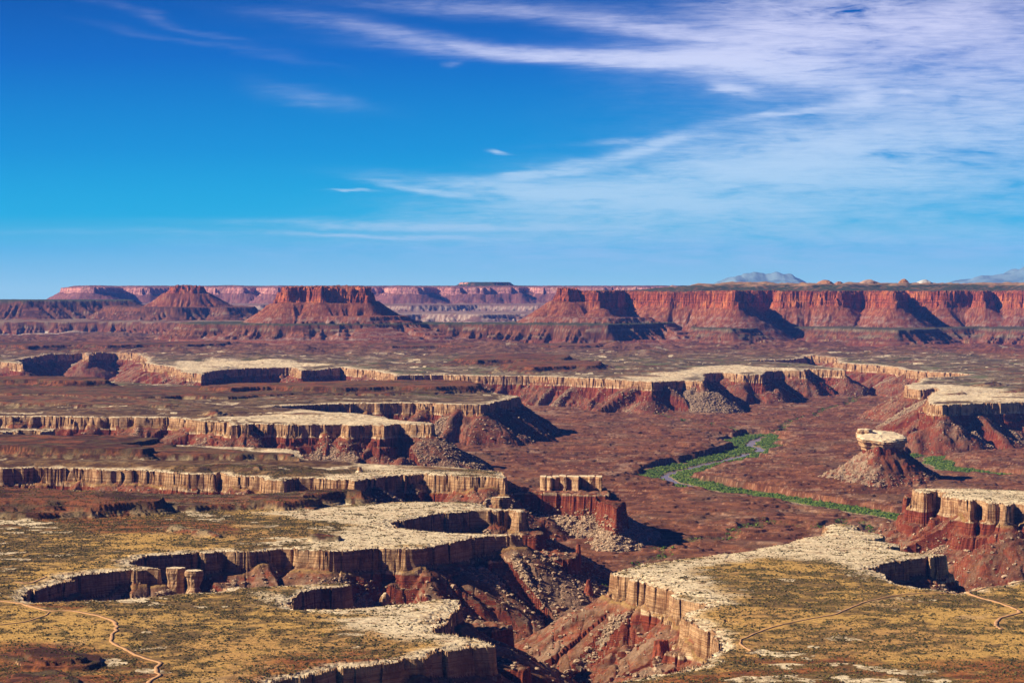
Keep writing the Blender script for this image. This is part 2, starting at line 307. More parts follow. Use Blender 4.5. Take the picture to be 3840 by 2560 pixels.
    for p, zz, sl, L in PEDS:
        if not near(p, X, Y, 1700): continue
        d, a, b = seg_sd(p, wx+fbm(X, Y, 1300, 2, 55)*150, wy, 1500.0)
        g = 1-np.abs(fbm(a, b, 150, 3, 53))*3; g2 = fbm(a, b, 60, 2, 54)
        dd = np.maximum(d, 0)
        w = zz-np.interp(dd, [0, 6, 25], [0, .6, 1])*16-dd*sl*(1-.0*g)-(1-g)*48*ss(10, 120, dd)*ss(700, 250, dd)-g2*26*ss(10, 80, dd)*ss(600, 200, dd)+fbm(X, Y, 300, 2, 56)*5
        w = np.where(dd > 20, mix(w, terrace(w, 30, .78), .4), w)
        w = np.where(d < 0, np.maximum(w, zz-4+np.minimum(-d, 500)*.012+fbm(X, Y, 200, 3, 58)*7), w)
        m = (w > z) & (d < 1450)
        z = np.where(m, w, z); lid = np.where(m, L, lid)
    for p, zz, H, sl, L in MESAS:
        if not near(p, X, Y, 1700): continue
        fk = 2.0 if L == L_FAR else (1.0 if L != L_BUTTE2 else .7)
        sm = .35 if L in (L_BUTTE, L_BUTTE2, L_TOWER) else 1.0
        d, a, b = seg_sd(p, mix(X, wx, fk*sm), mix(Y, wy, fk*sm), 1500.0)
        fx = fbm(X, Y, 95*fk, 3, 60)*30+np.abs(fbm(X, Y, 42*fk, 2, 61))*42
        fx = fx*1.0+(fbm(X, Y, 240, 3, 39)*46 if L == L_WALL else 0)
        d = d+fx*fk*np.exp(-np.abs(d)/120)*(.8 if sm < 1 else 1)
        g = 1-np.abs(fbm(a, b, 170*fk, 4, 62))*2.8
        dd = np.maximum(d, 0); Hk = H*(1+fbm(a, b, 600, 2, 63)*.25)
        topn = fbm(X, Y, 700, 3, 64)*14 if sm == 1 else -np.abs(fbm(X, Y, 70, 2, 65))*90*ss(-120, -20, d)+fbm(X, Y, 34, 2, 66)*20
        if L in (L_WALL,):
            topn = topn+ss(-60, -900, d)*40+ss(-900, -3500, d)*34+np.abs(fbm(X, Y, 420, 3, 67))*75*ss(-150, -900, d)
            w = zz-np.interp(dd, [0, 8, 26, 34, 50, 62, 80], [0, .10, .16, .60, .66, .98, 1.0])*Hk
        elif L == L_FAR:
            w = zz-np.interp(dd, [0, 30, 180, 200, 260, 290], [0, .02, .22, .8, .85, 1.0])*Hk
        else:
            w = zz-np.interp(dd, [0, 6, 14, 20, 34, 40], [0, .2, .5, .56, .94, 1.0])*Hk
        tl = np.maximum(dd-(290 if L == L_FAR else 60), 0)
        w = w-tl*sl-(1-g)*42*ss(0, 160, tl)-fbm(a, b, 55, 2, 69)*16*ss(0, 80, tl)+topn*ss(30, 0, d)+fbm(X, Y, 60, 2, 68)*5
        m = (w > z) & (d < 1450)
        z = np.where(m, w, z); lid = np.where(m, L, lid)
        M['mes'] = np.where(m & (d < 75*(4 if L == L_FAR else 1)), 1, M['mes']); M['tz'] = np.where(m, d, M['tz'])
    d, a, b = seg_sd(BUMP, wx, wy, 600.0)
    w = 125-np.maximum(d, 0)*.30
    w = np.where(d > 0, w-np.interp(d, [0, 30, 60], [0, 25, 30]), w); m = (lid == L_FAR) & (w > z) & (d < 590); z = np.where(m, w, z)
    return z, lid, M

print('start terrain', time.time()-T0)
from concurrent.futures import ThreadPoolExecutor
def terrain_par(X, Y):
    n = X.shape[0]; w = max(16, min(60, n//16 or 1)); bl = [(i, min(i+w, n)) for i in range(0, n, w)]
    with ThreadPoolExecutor(4) as ex: R = list(ex.map(lambda q: terrain(X[q[0]:q[1]], Y[q[0]:q[1]]), bl))
    return np.concatenate([r[0] for r in R]), np.concatenate([r[1] for r in R]), {k: np.concatenate([r[2][k] for r in R]) for k in R[0][2]}
ZZ, LID, M = terrain_par(XX, YY)
# slide grid points onto the cliff edge so that each wall drops from a clean line instead of a staircase of cells
S_ = M['sd']; a0, a1 = S_[:-1], S_[1:]; dY = YY[1:]-YY[:-1]
cross = ((a0 <= 0) != (a1 <= 0)) & (np.abs(a1-a0) > .25*dY) & (np.abs(a1-a0) < 1.6*dY+30) & (YY[:-1] < 20000)
for _rev in (0, 1):
    m_ = cross & ((a0 <= 0) if _rev == 0 else (a0 > 0)); i_, j_ = np.where(m_)
    t_ = (-a0/(a1-a0+1e-9))[i_, j_]; yc = YY[i_, j_]+t_*dY[i_, j_]; g_ = np.clip(np.abs((a1-a0)/dY)[i_, j_], .25, 1.5)
    if _rev == 0: tin, tout = yc-.2, np.minimum(YY[i_+1, j_], yc+4.2/g_); ri, ro = i_, i_+1
    else: tin, tout = yc+.2, np.maximum(YY[i_, j_], yc-4.2/g_); ri, ro = i_+1, i_
    if _rev == 0: Ynew = YY.copy(); moved = np.zeros(YY.shape, bool)
    Ynew[ri, j_] = tin; Ynew[ro, j_] = tout; moved[ri, j_] = True; moved[ro, j_] = True
ok_ = (Ynew[1:]-Ynew[:-1]) > .05; bad = np.zeros(YY.shape, bool); bad[1:] |= ~ok_; bad[:-1] |= ~ok_; Ynew[bad] = YY[bad]; moved &= ~bad
mi_ = np.where(moved.reshape(-1))[0]; YY = Ynew; XX = (PX-CX)/F*YY; npad = (-len(mi_)) % 96; mi2 = np.concatenate([mi_, np.repeat(mi_[-1:], npad)]).reshape(-1, 96)
z_, l_, M_ = terrain_par(XX.reshape(-1)[mi2], YY.reshape(-1)[mi2])
ZZ.reshape(-1)[mi2] = z_; LID.reshape(-1)[mi2] = l_
for k_ in M: M[k_].reshape(-1)[mi2] = M_[k_]
print('snapped', len(mi_), time.time()-T0)
print('terrain done', time.time()-T0)

# ------------------------------------------------------------------ ground colours (what each patch is made of)
def C(*v): return np.array(v, np.float32)
PAVE = [P([(590,1178),(700,1168),(784,1166),(918,1151),(1103,1156),(1212,1170),(1201,1226),(1026,1246),(784,1262),(690,1240),(800,1222),(820,1205),(720,1196)], WR),
        P([(1412,1313),(1700,1262),(1900,1200),(2025,1222),(2160,1274),(2020,1290),(2035,1332),(1960,1315),(1925,1288),(1860,1282),(1750,1283),(1610,1300),(1600,1320),(1640,1345),(1700,1378),(1640,1388),(1530,1357)], WR),
        P([(560,1362),(700,1368),(784,1392),(930,1385),(1070,1375),(985,1444),(1116,1472),(1040,1482),(960,1468),(860,1448),(800,1440),(760,1425),(850,1412),(870,1400),(784,1405),(700,1400)], WR),
        P([(817,1062),(1165,1090),(1000,1088),(814,1102),(700,1096),(850,1080)], WR),
        P([(700,940),(790,948),(987,970),(880,974),(660,972),(500,962),(640,950)], WR),
        P([(1420,868),(1500,858),(1600,845),(1690,838),(1850,850),(1800,853),(1618,857),(1568,872),(1494,875)], WR),
        P([(400,832),(520,826),(760,838),(700,842),(470,857),(417,851)], WR),
        P([(2095,1119),(2600,1119),(2600,1180),(2200,1150)], WR),
        P([(2081,884),(2150,880),(2400,905),(2500,920),(2130,922)], WR),
        P([(830,1060),(1165,1088),(800,1058)], WR),
        P([(400,1020),(680,1034),(690,1048),(560,1030),(400,1024)], WR)]
SAND = [(P([(500,1228),(600,1222),(760,1225),(780,1235),(700,1245),(560,1240)], WR), 40.), (P([(380,1480),(900,1430),(1000,1480),(800,1530),(500,1550)], WR), 60.),
        (P([(1850,1430),(2200,1440),(2200,1500),(1800,1520)], WR), 60.), (P([(1640,1395),(1850,1400),(1800,1440),(1660,1455)], WR), 40.), (P([(1700,1470),(1760,1465),(1800,1500),(1640,1540)], WR), 30.)]
REDS = [(P([(-300,1480),(170,1475),(320,1520),(440,1600),(-300,1640)], WR), 40.), (P([(1330,1575),(1560,1548),(1760,1510),(1850,1490),(1990,1510),(2060,1545),(2200,1520),(2700,1500),(2700,1640),(1300,1640)], WR), 40.),
        (P([(-300,1185),(300,1183),(540,1200),(560,1225),(300,1222),(-300,1205)], WR), 30.), (P([(1480,776),(1800,786),(2100,800),(2600,850),(2600,790),(1800,770)], WR), 300.),
        (P([(150,1345),(300,1305),(340,1302),(345,1310),(200,1325),(110,1345)], WR), 20.), (P([(60,1385),(200,1378),(300,1372),(150,1398)], WR), 12.),
        (P([(640,1500),(800,1495),(960,1500),(950,1525),(700,1550),(560,1560)], WR), 30.)]
def inpoly(p, X, Y, soft):
    out = np.zeros(X.shape, np.float32)
    if not near(p, X, Y, soft*2): return out
    d, _, _ = seg_sd(p, X, Y, soft*2)
    return ss(soft*.5, -soft*.5, d)
def colour(X, Y, Z, lid, M):
    n1 = fbm(X, Y, 260, 4, 70); n2 = fbm(X, Y, 60, 3, 71); n3 = fbm(X, Y, 9, 2, 72); n4 = fbm(X, Y, 22, 3, 73)
    nq = fbm(X*.35, Y*1.0, 45, 4, 75)
    wx = X+n2*40; wy = Y+fbm(X, Y, 80, 3, 74)*60
    sd = M['sd']; e = lambda a: a[..., None]
    far = ss(7000, 11000, Y)
    olive = C(.17,.100,.034); tan = C(.52,.305,.085); redd = C(.22,.060,.020); pale = C(.78,.62,.41); grey = C(.17,.145,.095); sand = C(.50,.27,.09)
    c = mix(olive, tan, e(ss(-.30, .30, n2*.6+n4*.7+n1*.9-.05)))
    mid = mix(C(.085,.034,.016), C(.225,.125,.058), e(ss(-.25, .35, n2*.8+n4*.5+nq*.5)))
    vein = ss(.045, .0, np.abs(fbm(X, Y, 340, 4, 79)))*ss(-.3, .1, n2+.2); c = mix(c, mix(C(.09,.085,.022), C(.40,.21,.08), e(ss(-.1, .15, n4))), e(vein*.6))
    bare = ss(.30, .42, fbm(X, Y, 130, 4, 80)); c = mix(c, C(.50,.31,.14), e(bare*.6))
    c = mix(c, mid*.85, e(ss(4300, 6000, Y)))
    fc = mix(C(.085,.058,.030), C(.21,.125,.068), e(ss(-.25, .3, nq+n2*.4)))
    fc = mix(fc, C(.38,.31,.22), e(ss(.18, .30, nq+n1*.3)*.8)); fc = mix(fc, C(.13,.15,.05), e(ss(.1, .35, n1-nq*.5)*.7))
    c = mix(c, fc, e(far))
    pv = np.zeros(X.shape, np.float32)
    for p in PAVE: pv = np.maximum(pv, inpoly(p, wx, wy, 60.))
    sdn = 0; rd = np.zeros(X.shape, np.float32); sn = rd.copy()
    for p, s in SAND: sn = np.maximum(sn, inpoly(p, wx, wy, s*2))
    for p, s in REDS: rd = np.maximum(rd, inpoly(p, wx+n1*s, wy, s*2))
    c = mix(c, sand*.95, e(sn*ss(-.3, .1, n4+n2)*.75))
    rd = rd*ss(-.30, .0, n1*.8+n2*.5+nq*.5)
    c = mix(c, mix(C(.15,.042,.013), C(.33,.11,.030), e(ss(-.3,.3,n4))), e(rd*.92))
    strip = np.interp(Y, [3000, 5000, 12000], [22, 26, 45])
    rimw = ss(-strip*(1.2+n1*2.2+n2*1.5), -strip*.35, sd)
    pv = np.maximum(pv, rimw)*ss(-.55, -.15, n2*.7+n4*.5+pv*.4)
    ch = ss(.02, .15, M['pc'])
    pcn = fbm(X*.45, Y*1.25, 26, 4, 78); pc = mix(pale, C(.46,.32,.19), e(ss(-.02, .4, pcn)*.7)); pc = mix(C(.17,.11,.05), pc, e(ss(-.42, -.28, -np.abs(pcn-.05)*0+pcn+n3*.25)*.7+.3)); pc = mix(pc*.62, pc, e(ch*.6+.4))
    pc = mix(pc, C(.33,.15,.065), e(ss(.1, .45, n4+n1*.4)*.55))
    pc = mix(pc, olive*.9, e(ss(.25, .45, n4*.7-n2*.5)*.6))
    c = mix(c, pc, e(pv*(lid == 0)))
    fr_ = ss(13500, 17000, Y+n1*2500)*(Y < 21500)              # red aprons in front of the far terraces
    c = mix(c, mix(C(.10,.030,.018), C(.21,.075,.042), e(ss(-.3, .3, n2+nq))), e(fr_*.85))
    # ledgy hills
    zb = noise(Z/3.1+n1*.8, n1*2); zb2 = noise(Z/7.7+5, n1*1.5)
    hc = mix(C(.070,.024,.012), C(.25,.080,.032), e(ss(-.25, .35, zb+n4*.6))); hc = mix(hc, C(.13,.095,.045), e(ss(-.1, .4, n2+zb2*.4)*.7))
    foot = ss(17, 3, Z-WR)*ss(-.15, .1, fbm(X, Y*.6, 26, 3, 83)+n2*.3)
    hc = mix(hc, C(.42,.31,.165), e(foot*.75*ss(3500, 4000, Y)))
    c = mix(c, hc*.88, e(M['hill']))
    # canyon walls
    wc = mix(C(.29,.070,.030), C(.12,.032,.017), e(ss(-.3, .3, zb2+n4*.3))); wc = mix(wc, C(.36,.13,.075), e(ss(.0, .35, zb+n3*.2)*.5))
    wc = mix(wc, mix(C(.24,.11,.055), C(.30,.16,.085), e(ss(5500, 4500, Y))), e(np.maximum(ss(.0, .4, n4-n2*.4)*.6, ss(5000, 4000, Y)*ss(-.3, .2, n4+n2*.6)*.65)))
    rb = mix(C(.47,.36,.25), C(.27,.17,.11), e(ss(-.2, .35, n3+n4*.5)))
    rb_m = M['rub']*ss(-.4, .0, n3+.25)*ss(-613, -603, Z+n2*8)
    sc_ = ss(.1, .3, n3+n4*.7)*ss(12, 30, sd)*ss(260, 80, sd)*.5
    wc = mix(wc, rb, e(np.maximum(rb_m, sc_)))
    wc = mix(wc, C(.36,.23,.145), e(ss(.02, .22, M['stk'])*ss(24, 60, sd)*(.35+.35*ss(5200, 4200, Y)))); wc = mix(wc, C(.11,.04,.022), e(ss(-.08, -.3, M['stk'])*.4))
    ye = ss(20, 13, sd)*ss(5, 9, sd)*ss(-.3, .2, n2+.2)
    wc = mix(wc, C(.44,.27,.10), e(ye*.8))
    wc = wc*.78; c = mix(c, wc, e((lid == 1)*1.0)); c = mix(c, wc, e(((lid == L_CASTLE) | (lid == L_TURK))*1.0))
    tk = (lid == L_TURK)*ss(-.1, .25, n4+n3*.5+.1)*ss(5, -50, X-1190+n2*40)
    c = mix(c, rb, e(tk*.9)); tk = (lid == L_CASTLE)*ss(-.15, .1, n3*.7+n4*.6+ss(-545, -590, Z)*.35)*ss(-528, -552, Z)
    c = mix(c, rb, e(tk*.9))
    # canyon floor
    zl = noise(Z/1.9, n1)
    fcg = mix(C(.14,.044,.017), C(.32,.125,.056), e(ss(-.35, .4, n2*.7+zl*.7))); fcg = mix(fcg, C(.22,.125,.065), e(ss(-.1, .35, n1+n4*.3)*.55))
    drn = ss(.05, 0, np.abs(fbm(X*.5, Y, 110, 4, 81))); fcg = mix(fcg, C(.085,.035,.018), e(drn*.6)); drn = ss(.04, 0, np.abs(fbm(X*.4, Y, 60, 3, 82))); fcg = mix(fcg, C(.42,.24,.14), e(drn*.5*ss(-.2, .2, n1)))
    fcg = mix(fcg, C(.46,.28,.17), e(ss(.30, .46, zl+n4*.45+n3*.2)*.7)); fcg = mix(fcg, C(.075,.035,.022), e(ss(.2, .45, nq-n4*.2)*.5))
    fr = M['dr']+fbm(X, Y, 150, 4, 5)*55
    grn = ss(112, 98, fr)*ss(.6, .3, n2)
    fcg = mix(fcg, mix(C(.07,.13,.018), C(.18,.22,.045), e(ss(-.1, .35, n4+n2*.5))), e(grn*.9))
    fcg = mix(fcg, C(.34,.22,.14), e(ss(24, 19, M['dr']+n4*12)*.9))
    fcg = mix(fcg, C(.11,.13,.035), e(ss(22, 8, M['dw']+n2*14)*ss(-.1, .2, n4)*.7))
    fcg = mix(fcg, wc, e(ss(60, 20, np.maximum(0, Z-(-596)))*0+ss(330, 200, sd)*.35))
    fcg = mix(fcg*C(.80, .78, .84), fcg, e(grn)); c = mix(c, fcg, e((lid == 2)*1.0))
    # tall mesas, their talus and terraces
    tz = M['tz']; zc = noise(Z/9., n1); zc2 = noise(Z/23.+3, n1*.7)
    ta = mix(C(.14,.036,.018), C(.30,.088,.038), e(ss(-.35, .35, n2*.6+n4*.5+zc*.4)))
    ta = mix(ta, C(.36,.19,.11), e(ss(.15, .4, n3+n4*.5)*.55))
    lo = ss(-205, -245, Z+n2*16)*((lid == L_BUTTE) | (lid == L_TOWER) | (lid == L_WALL))
    ta = mix(ta, mix(C(.33,.27,.24), C(.17,.065,.045), e(ss(-.2, .25, zc2+zc*.5))), e(lo*.55*ss(-.15, .3, n2+n4*.5)))
    isw = ((lid == L_WALL) | (lid == L_FAR))
    topm = isw*ss(5, -25, tz)*(tz > -9000)
    tg = mix(C(.045,.055,.028), C(.24,.115,.06), e(ss(.05, .35, n2*.8+n1*.5))); tg = mix(tg, C(.43,.24,.13), e(ss(14, 26, np.abs(fbm(X, Y, 420, 3, 67))*75*ss(-150, -900, tz))*.8))
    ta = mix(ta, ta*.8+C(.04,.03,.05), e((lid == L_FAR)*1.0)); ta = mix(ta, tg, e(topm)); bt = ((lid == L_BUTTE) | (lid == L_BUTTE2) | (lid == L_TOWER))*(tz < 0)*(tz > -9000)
    ta = mix(ta, C(.19,.065,.035), e(bt*1.0))
    pb = mix(C(.075,.024,.013), C(.20,.070,.035), e(ss(-.3, .3, zc+n4*.5))); pb = mix(pb, C(.17,.14,.095), e(ss(-.05, .3, zc2+n2*.7)*(.10+.45*(lid == L_WALL)))); pb = mix(pb, C(.24,.065,.035), e(ss(-395, -425, Z+n2*14)*.6))
    pb = mix(pb, C(.33,.28,.20), e(ss(.3, .5, zc2*.6+zc*.5)*.55))
    sl_ = (tz < -9000)
    pt = mix(C(.045,.055,.025), C(.13,.10,.055), e(ss(-.1, .4, n2)))
    ped = ((lid >= L_WALL) & sl_ & (lid < L_CASTLE)) | (lid == L_PED)
    c = mix(c, ta, e(((lid >= L_BUTTE) & (lid < L_CASTLE))*1.0)); c = mix(c, pb, e(ped*1.0))
    topz = ((lid == L_PED)*ss(-296, -288, Z)+(lid == L_PED2)*np.maximum(ss(-133, -127, Z), 0)+(lid == L_WALL)*sl_*ss(-334, -326, Z)*.8)
    c = mix(c, pt, e(np.clip(topz, 0, 1)))
    # the far pale lowland beyond the buttes
    fw = ss(20500, 22500, Y)*(lid == 0)
    c = mix(c, mix(C(.15,.075,.055), C(.62,.50,.42), e(ss(-.08, .12, fbm(X*.5, Y, 420, 4, 77)))), e(fw))
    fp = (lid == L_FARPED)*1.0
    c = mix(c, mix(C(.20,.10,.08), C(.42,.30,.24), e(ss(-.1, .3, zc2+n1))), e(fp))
    return np.clip(c*(1+n3[..., None]*.35), .004, .85)
with ThreadPoolExecutor(4) as ex:
    _w = 60; _b = [(i, min(i+_w, NR)) for i in range(0, NR, _w)]
    COL = np.concatenate(list(ex.map(lambda q: colour(XX[q[0]:q[1]], YY[q[0]:q[1]], ZZ[q[0]:q[1]], LID[q[0]:q[1]], {k: v[q[0]:q[1]] for k, v in M.items()}), _b)))
print('colour', time.time()-T0)

def ground(x, y):
    """terrain height under world points"""
    x = np.atleast_1d(np.asarray(x, float)); y = np.atleast_1d(np.asarray(y, float))
    r = np.interp(y, rows, np.arange(NR)); c = np.interp(x/y*F+CX, cols, np.arange(NC))
    i = np.clip(r.astype(int), 0, NR-2); j = np.clip(c.astype(int), 0, NC-2); u = r-i; v = c-j
    return (ZZ[i,j]*(1-u)*(1-v)+ZZ[i+1,j]*u*(1-v)+ZZ[i,j+1]*(1-u)*v+ZZ[i+1,j+1]*u*v)
def sample(A, x, y):
    r = np.interp(y, rows, np.arange(NR)); c = np.interp(x/y*F+CX, cols, np.arange(NC))
    return A[np.round(r).astype(int), np.round(c).astype(int)]

# ------------------------------------------------------------------ materials
def nt(name):
    m = bpy.data.materials.new(name); m.use_nodes = True; t = m.node_tree; t.nodes.clear()
    return m, t
class N:
    def __init__(s, t): s.t = t
    def n(s, typ, **kw):
        o = s.t.nodes.new(typ)
        for k, v in kw.items(): setattr(o, k, v)
        return o
    def l(s, a, b): s.t.links.new(a, b)
    def val(s, sock, v):
        if hasattr(v, 'is_output') or isinstance(v, bpy.types.NodeSocket): s.l(v, sock)
        else: sock.default_value = v
    def math(s, op, a, b=0.0, c=None, clamp=False):
        o = s.n('ShaderNodeMath', operation=op, use_clamp=clamp); s.val(o.inputs[0], a); s.val(o.inputs[1], b)
        if c is not None: s.val(o.inputs[2], c)
        return o.outputs[0]
    def mixc(s, f, a, b, mode='MIX'):
        o = s.n('ShaderNodeMix', data_type='RGBA', blend_type=mode); s.val(o.inputs[0], f)
        s.val(o.inputs[6], a if not isinstance(a, tuple) else (*a, 1)); s.val(o.inputs[7], b if not isinstance(b, tuple) else (*b, 1)); return o.outputs[2]
    def ss(s, x, a, b):
        o = s.n('ShaderNodeMapRange', interpolation_type='SMOOTHSTEP'); s.val(o.inputs[0], x); o.inputs[1].default_value = a; o.inputs[2].default_value = b; return o.outputs[0]
    def noise(s, vec, sc, det=4, rough=.55, dist=0.):
        o = s.n('ShaderNodeTexNoise'); s.l(vec, o.inputs['Vector']); o.inputs['Scale'].default_value = sc; o.inputs['Detail'].default_value = det
        o.inputs['Roughness'].default_value = rough; o.inputs['Distortion'].default_value = dist; return o.outputs['Fac']
    def scale(s, vec, v):
        o = s.n('ShaderNodeVectorMath', operation='MULTIPLY'); s.l(vec, o.inputs[0]); o.inputs[1].default_value = v; return o.outputs[0]
    def pos(s): return s.n('ShaderNodeNewGeometry').outputs['Position']
    def out(s, col, bump=None, rough=.95, dist=1.0, strength=1.0, spec=.12):
        b = s.n('ShaderNodeBsdfPrincipled'); s.val(b.inputs['Base Color'], col if not isinstance(col, tuple) else (*col, 1)); b.inputs['Roughness'].default_value = rough
        b.inputs['Specular IOR Level'].default_value = spec
        if bump is not None:
            u = s.n('ShaderNodeBump'); u.inputs['Strength'].default_value = strength; u.inputs['Distance'].default_value = dist; s.l(bump, u.inputs['Height']); s.l(u.outputs[0], b.inputs['Normal'])
        o = s.n('ShaderNodeOutputMaterial'); s.l(b.outputs[0], o.inputs[0]); return b
def mat_ground():
    m, t = nt('desert_ground'); q = N(t); p = q.pos()
    a = q.n('ShaderNodeAttribute', attribute_name='col').outputs['Color']
    n = q.noise(p, .25, 4, .65); f = q.math('MULTIPLY_ADD', n, 1.5, .07)
    o = q.n('ShaderNodeVectorMath', operation='SCALE'); q.l(a, o.inputs[0]); q.l(f, o.inputs['Scale'])
    q.out(o.outputs[0], q.noise(p, .12, 5, .6), dist=3.0, strength=.8); return m
def mat_cliff():
    """pale cap of the bench with dark streaks, red beds under it"""
    m, t = nt('canyon_cliff_rock'); q = N(t); p = q.pos()
    sep = q.n('ShaderNodeSeparateXYZ'); q.l(p, sep.inputs[0]); z = sep.outputs[2]
    wz = q.math('MULTIPLY_ADD', q.noise(p, .012, 3), 10.0, z)            # wavy bedding
    st = q.noise(q.scale(p, (.09, .09, .012)), 1.0, 6, .72)               # vertical streaks
    sl = q.noise(q.scale(p, (.012, .012, .009)), 1.0, 5, .6)
    cmb = q.n('ShaderNodeCombineXYZ'); q.l(wz, cmb.inputs[2]); bed = q.noise(q.scale(cmb.outputs[0], (1, 1, .35)), 1.0, 4, .6)
    streak = q.math('MULTIPLY', q.ss(st, .49, .57), q.ss(sl, .53, .63)); streak = q.math('MULTIPLY', streak, q.ss(wz, -508+5, -488+5))
    cap = q.mixc(q.ss(bed, .38, .62), (.72,.50,.31), (.47,.28,.145))
    cap = q.mixc(q.ss(wz, -490, -502), cap, (.80,.64,.44)); cap = q.mixc(q.math('MULTIPLY', q.ss(q.noise(p, .045, 5, .7, 1.5), .55, .60), .45), cap, (.20,.09,.045))
    cap = q.mixc(q.math('MULTIPLY', q.ss(q.noise(q.scale(p, (.004, .004, .45)), 1.0, 3, .5), .53, .60), .5), cap, (.25,.12,.06))
    cap = q.mixc(q.math('MULTIPLY', streak, .88), cap, (.085,.030,.016))
    cap = q.mixc(q.math('MULTIPLY', q.ss(q.noise(p, .03, 5, .65), .46, .62), .75), cap, (.27,.125,.06))
    red = q.mixc(q.ss(bed, .38, .62), (.27,.055,.026), (.15,.036,.020)); red = q.mixc(q.math('MULTIPLY', q.ss(q.noise(p, .06, 4), .5, .65), .6), red, (.36,.13,.07))
    c = q.mixc(1.0, q.mixc(q.ss(wz, -500, -504), cap, red), (.76, .70, .64), 'MULTIPLY')
    h = q.math('ADD', q.math('MULTIPLY', bed, 1.6), q.math('MULTIPLY', q.noise(q.scale(p, (.05, .05, .03)), 1.0, 6, .6), 1.6))
    q.out(c, h, dist=3.5, strength=1.0); return m
def mat_mesa(ca=(.37,.088,.033), cb=(.17,.038,.020), cd=(.56,.19,.065), ce=(.13,.034,.020)):
    m, t = nt('red_mesa_rock'); q = N(t); p = q.pos()
    sep = q.n('ShaderNodeSeparateXYZ'); q.l(p, sep.inputs[0]); z = sep.outputs[2]
    wz = q.math('MULTIPLY_ADD', q.noise(p, .004, 3), 26.0, z)
    cmb = q.n('ShaderNodeCombineXYZ'); q.l(wz, cmb.inputs[2]); bed = q.noise(q.scale(cmb.outputs[0], (1, 1, .055)), 1.0, 4, .65)
    st = q.noise(q.scale(p, (.025, .025, .003)), 1.0, 5, .6)
    c = q.mixc(q.ss(st, .4, .62), ca, cb)
    c = q.mixc(q.math('MULTIPLY', q.ss(bed, .50, .56), .7), c, ce)
    c = q.mixc(q.math('MULTIPLY', q.ss(q.noise(p, .006, 4), .5, .64), .6), c, cd)
    h = q.math('ADD', q.math('MULTIPLY', bed, .8), q.math('MULTIPLY', st, 2.2))
    q.out(c, h, dist=16.0, strength=1.0); return m
MG, MC, MM = mat_ground(), mat_cliff(), mat_mesa()
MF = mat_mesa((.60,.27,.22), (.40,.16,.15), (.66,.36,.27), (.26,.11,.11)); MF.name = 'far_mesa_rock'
def mat_plain(name, a, b, sc=.3, rough=.95, bump=.5, mode=None):
    m, t = nt(name); q = N(t); p = q.pos(); n = q.noise(p, sc, 4, .6)
    q.out(q.mixc(q.ss(n, .35, .65), a, b), q.noise(p, sc*2, 4), dist=bump, rough=rough); return m

# ------------------------------------------------------------------ objects
COLL = bpy.context.scene.collection
def tag(o, label=None, cat=None, group=None, kind=None):
    if label: o['label'] = label
    if cat: o['category'] = cat
    if group: o['group'] = group
    if kind: o['kind'] = kind
    return o
def empty(name, loc=(0, 0, 0)):
    o = bpy.data.objects.new(name, None); COLL.objects.link(o); o.location = loc; return o
def raw_mesh(name, co, faces, mats, mi=None, smooth=None, col=None, parent=None, loc=(0, 0, 0)):
    """faces: (n,4) or (n,3) array"""
    me = bpy.data.meshes.new(name); k = faces.shape[1]; n = len(faces)
    me.vertices.add(len(co)); me.vertices.foreach_set('co', np.ascontiguousarray(co, np.float32).ravel())
    me.loops.add(n*k); me.loops.foreach_set('vertex_index', np.ascontiguousarray(faces, np.int32).ravel())
    me.polygons.add(n); me.polygons.foreach_set('loop_start', np.arange(0, n*k, k, dtype=np.int32)); me.polygons.foreach_set('loop_total', np.full(n, k, np.int32))
    for m in mats: me.materials.append(m)
    if mi is not None: me.polygons.foreach_set('material_index', np.ascontiguousarray(mi, np.int32))
    me.polygons.foreach_set('use_smooth', np.ascontiguousarray(smooth if smooth is not None else np.zeros(n, bool)))
    if col is not None:
        at_ = me.attributes.new('col', 'FLOAT_COLOR', 'POINT'); c4 = np.ones((len(co), 4), np.float32); c4[:, :3] = col; at_.data.foreach_set('color', c4.ravel())
    me.update(calc_edges=True); o = bpy.data.objects.new(name, me); COLL.objects.link(o); o.location = loc
    if parent: o.parent = parent
    return o

CO = np.stack([XX, YY, ZZ], -1).reshape(-1, 3); COLF = COL.reshape(-1, 3)
idx = np.arange(NR*NC).reshape(NR, NC)
FC = np.stack([idx[:-1,:-1], idx[:-1,1:], idx[1:,1:], idx[1:,:-1]], -1).reshape(-1, 4)
zf = ZZ.reshape(-1)[FC]; lowest = FC[np.arange(len(FC)), zf.argmin(1)]
flid = LID.reshape(-1)[lowest]; hi = FC[np.arange(len(FC)), zf.argmax(1)]; hlid = LID.reshape(-1)[hi]
e1 = CO[FC[:,2]]-CO[FC[:,0]]; e2 = CO[FC[:,3]]-CO[FC[:,1]]; nn = np.cross(e1, e2); nz = nn[:,2]/(np.linalg.norm(nn, axis=1)+1e-9)
mesf = M['mes'].reshape(-1)[lowest] > 0; tzf = M['tz'].reshape(-1)[lowest]
midx = np.where(nz < np.where(FC[:,0]//NC > 1400, .62, .55), 1, 0)
isMesa = (flid >= L_BUTTE) & (flid < L_CASTLE)
hf = (flid == 3) | ((hlid == 3) & (flid == 0)) 
midx = np.where(hf | ((flid == 2)), 0, midx)
mesaCliff = isMesa & mesf & (nz < .80)
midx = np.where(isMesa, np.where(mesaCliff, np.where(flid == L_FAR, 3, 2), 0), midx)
del e1, e2, nn
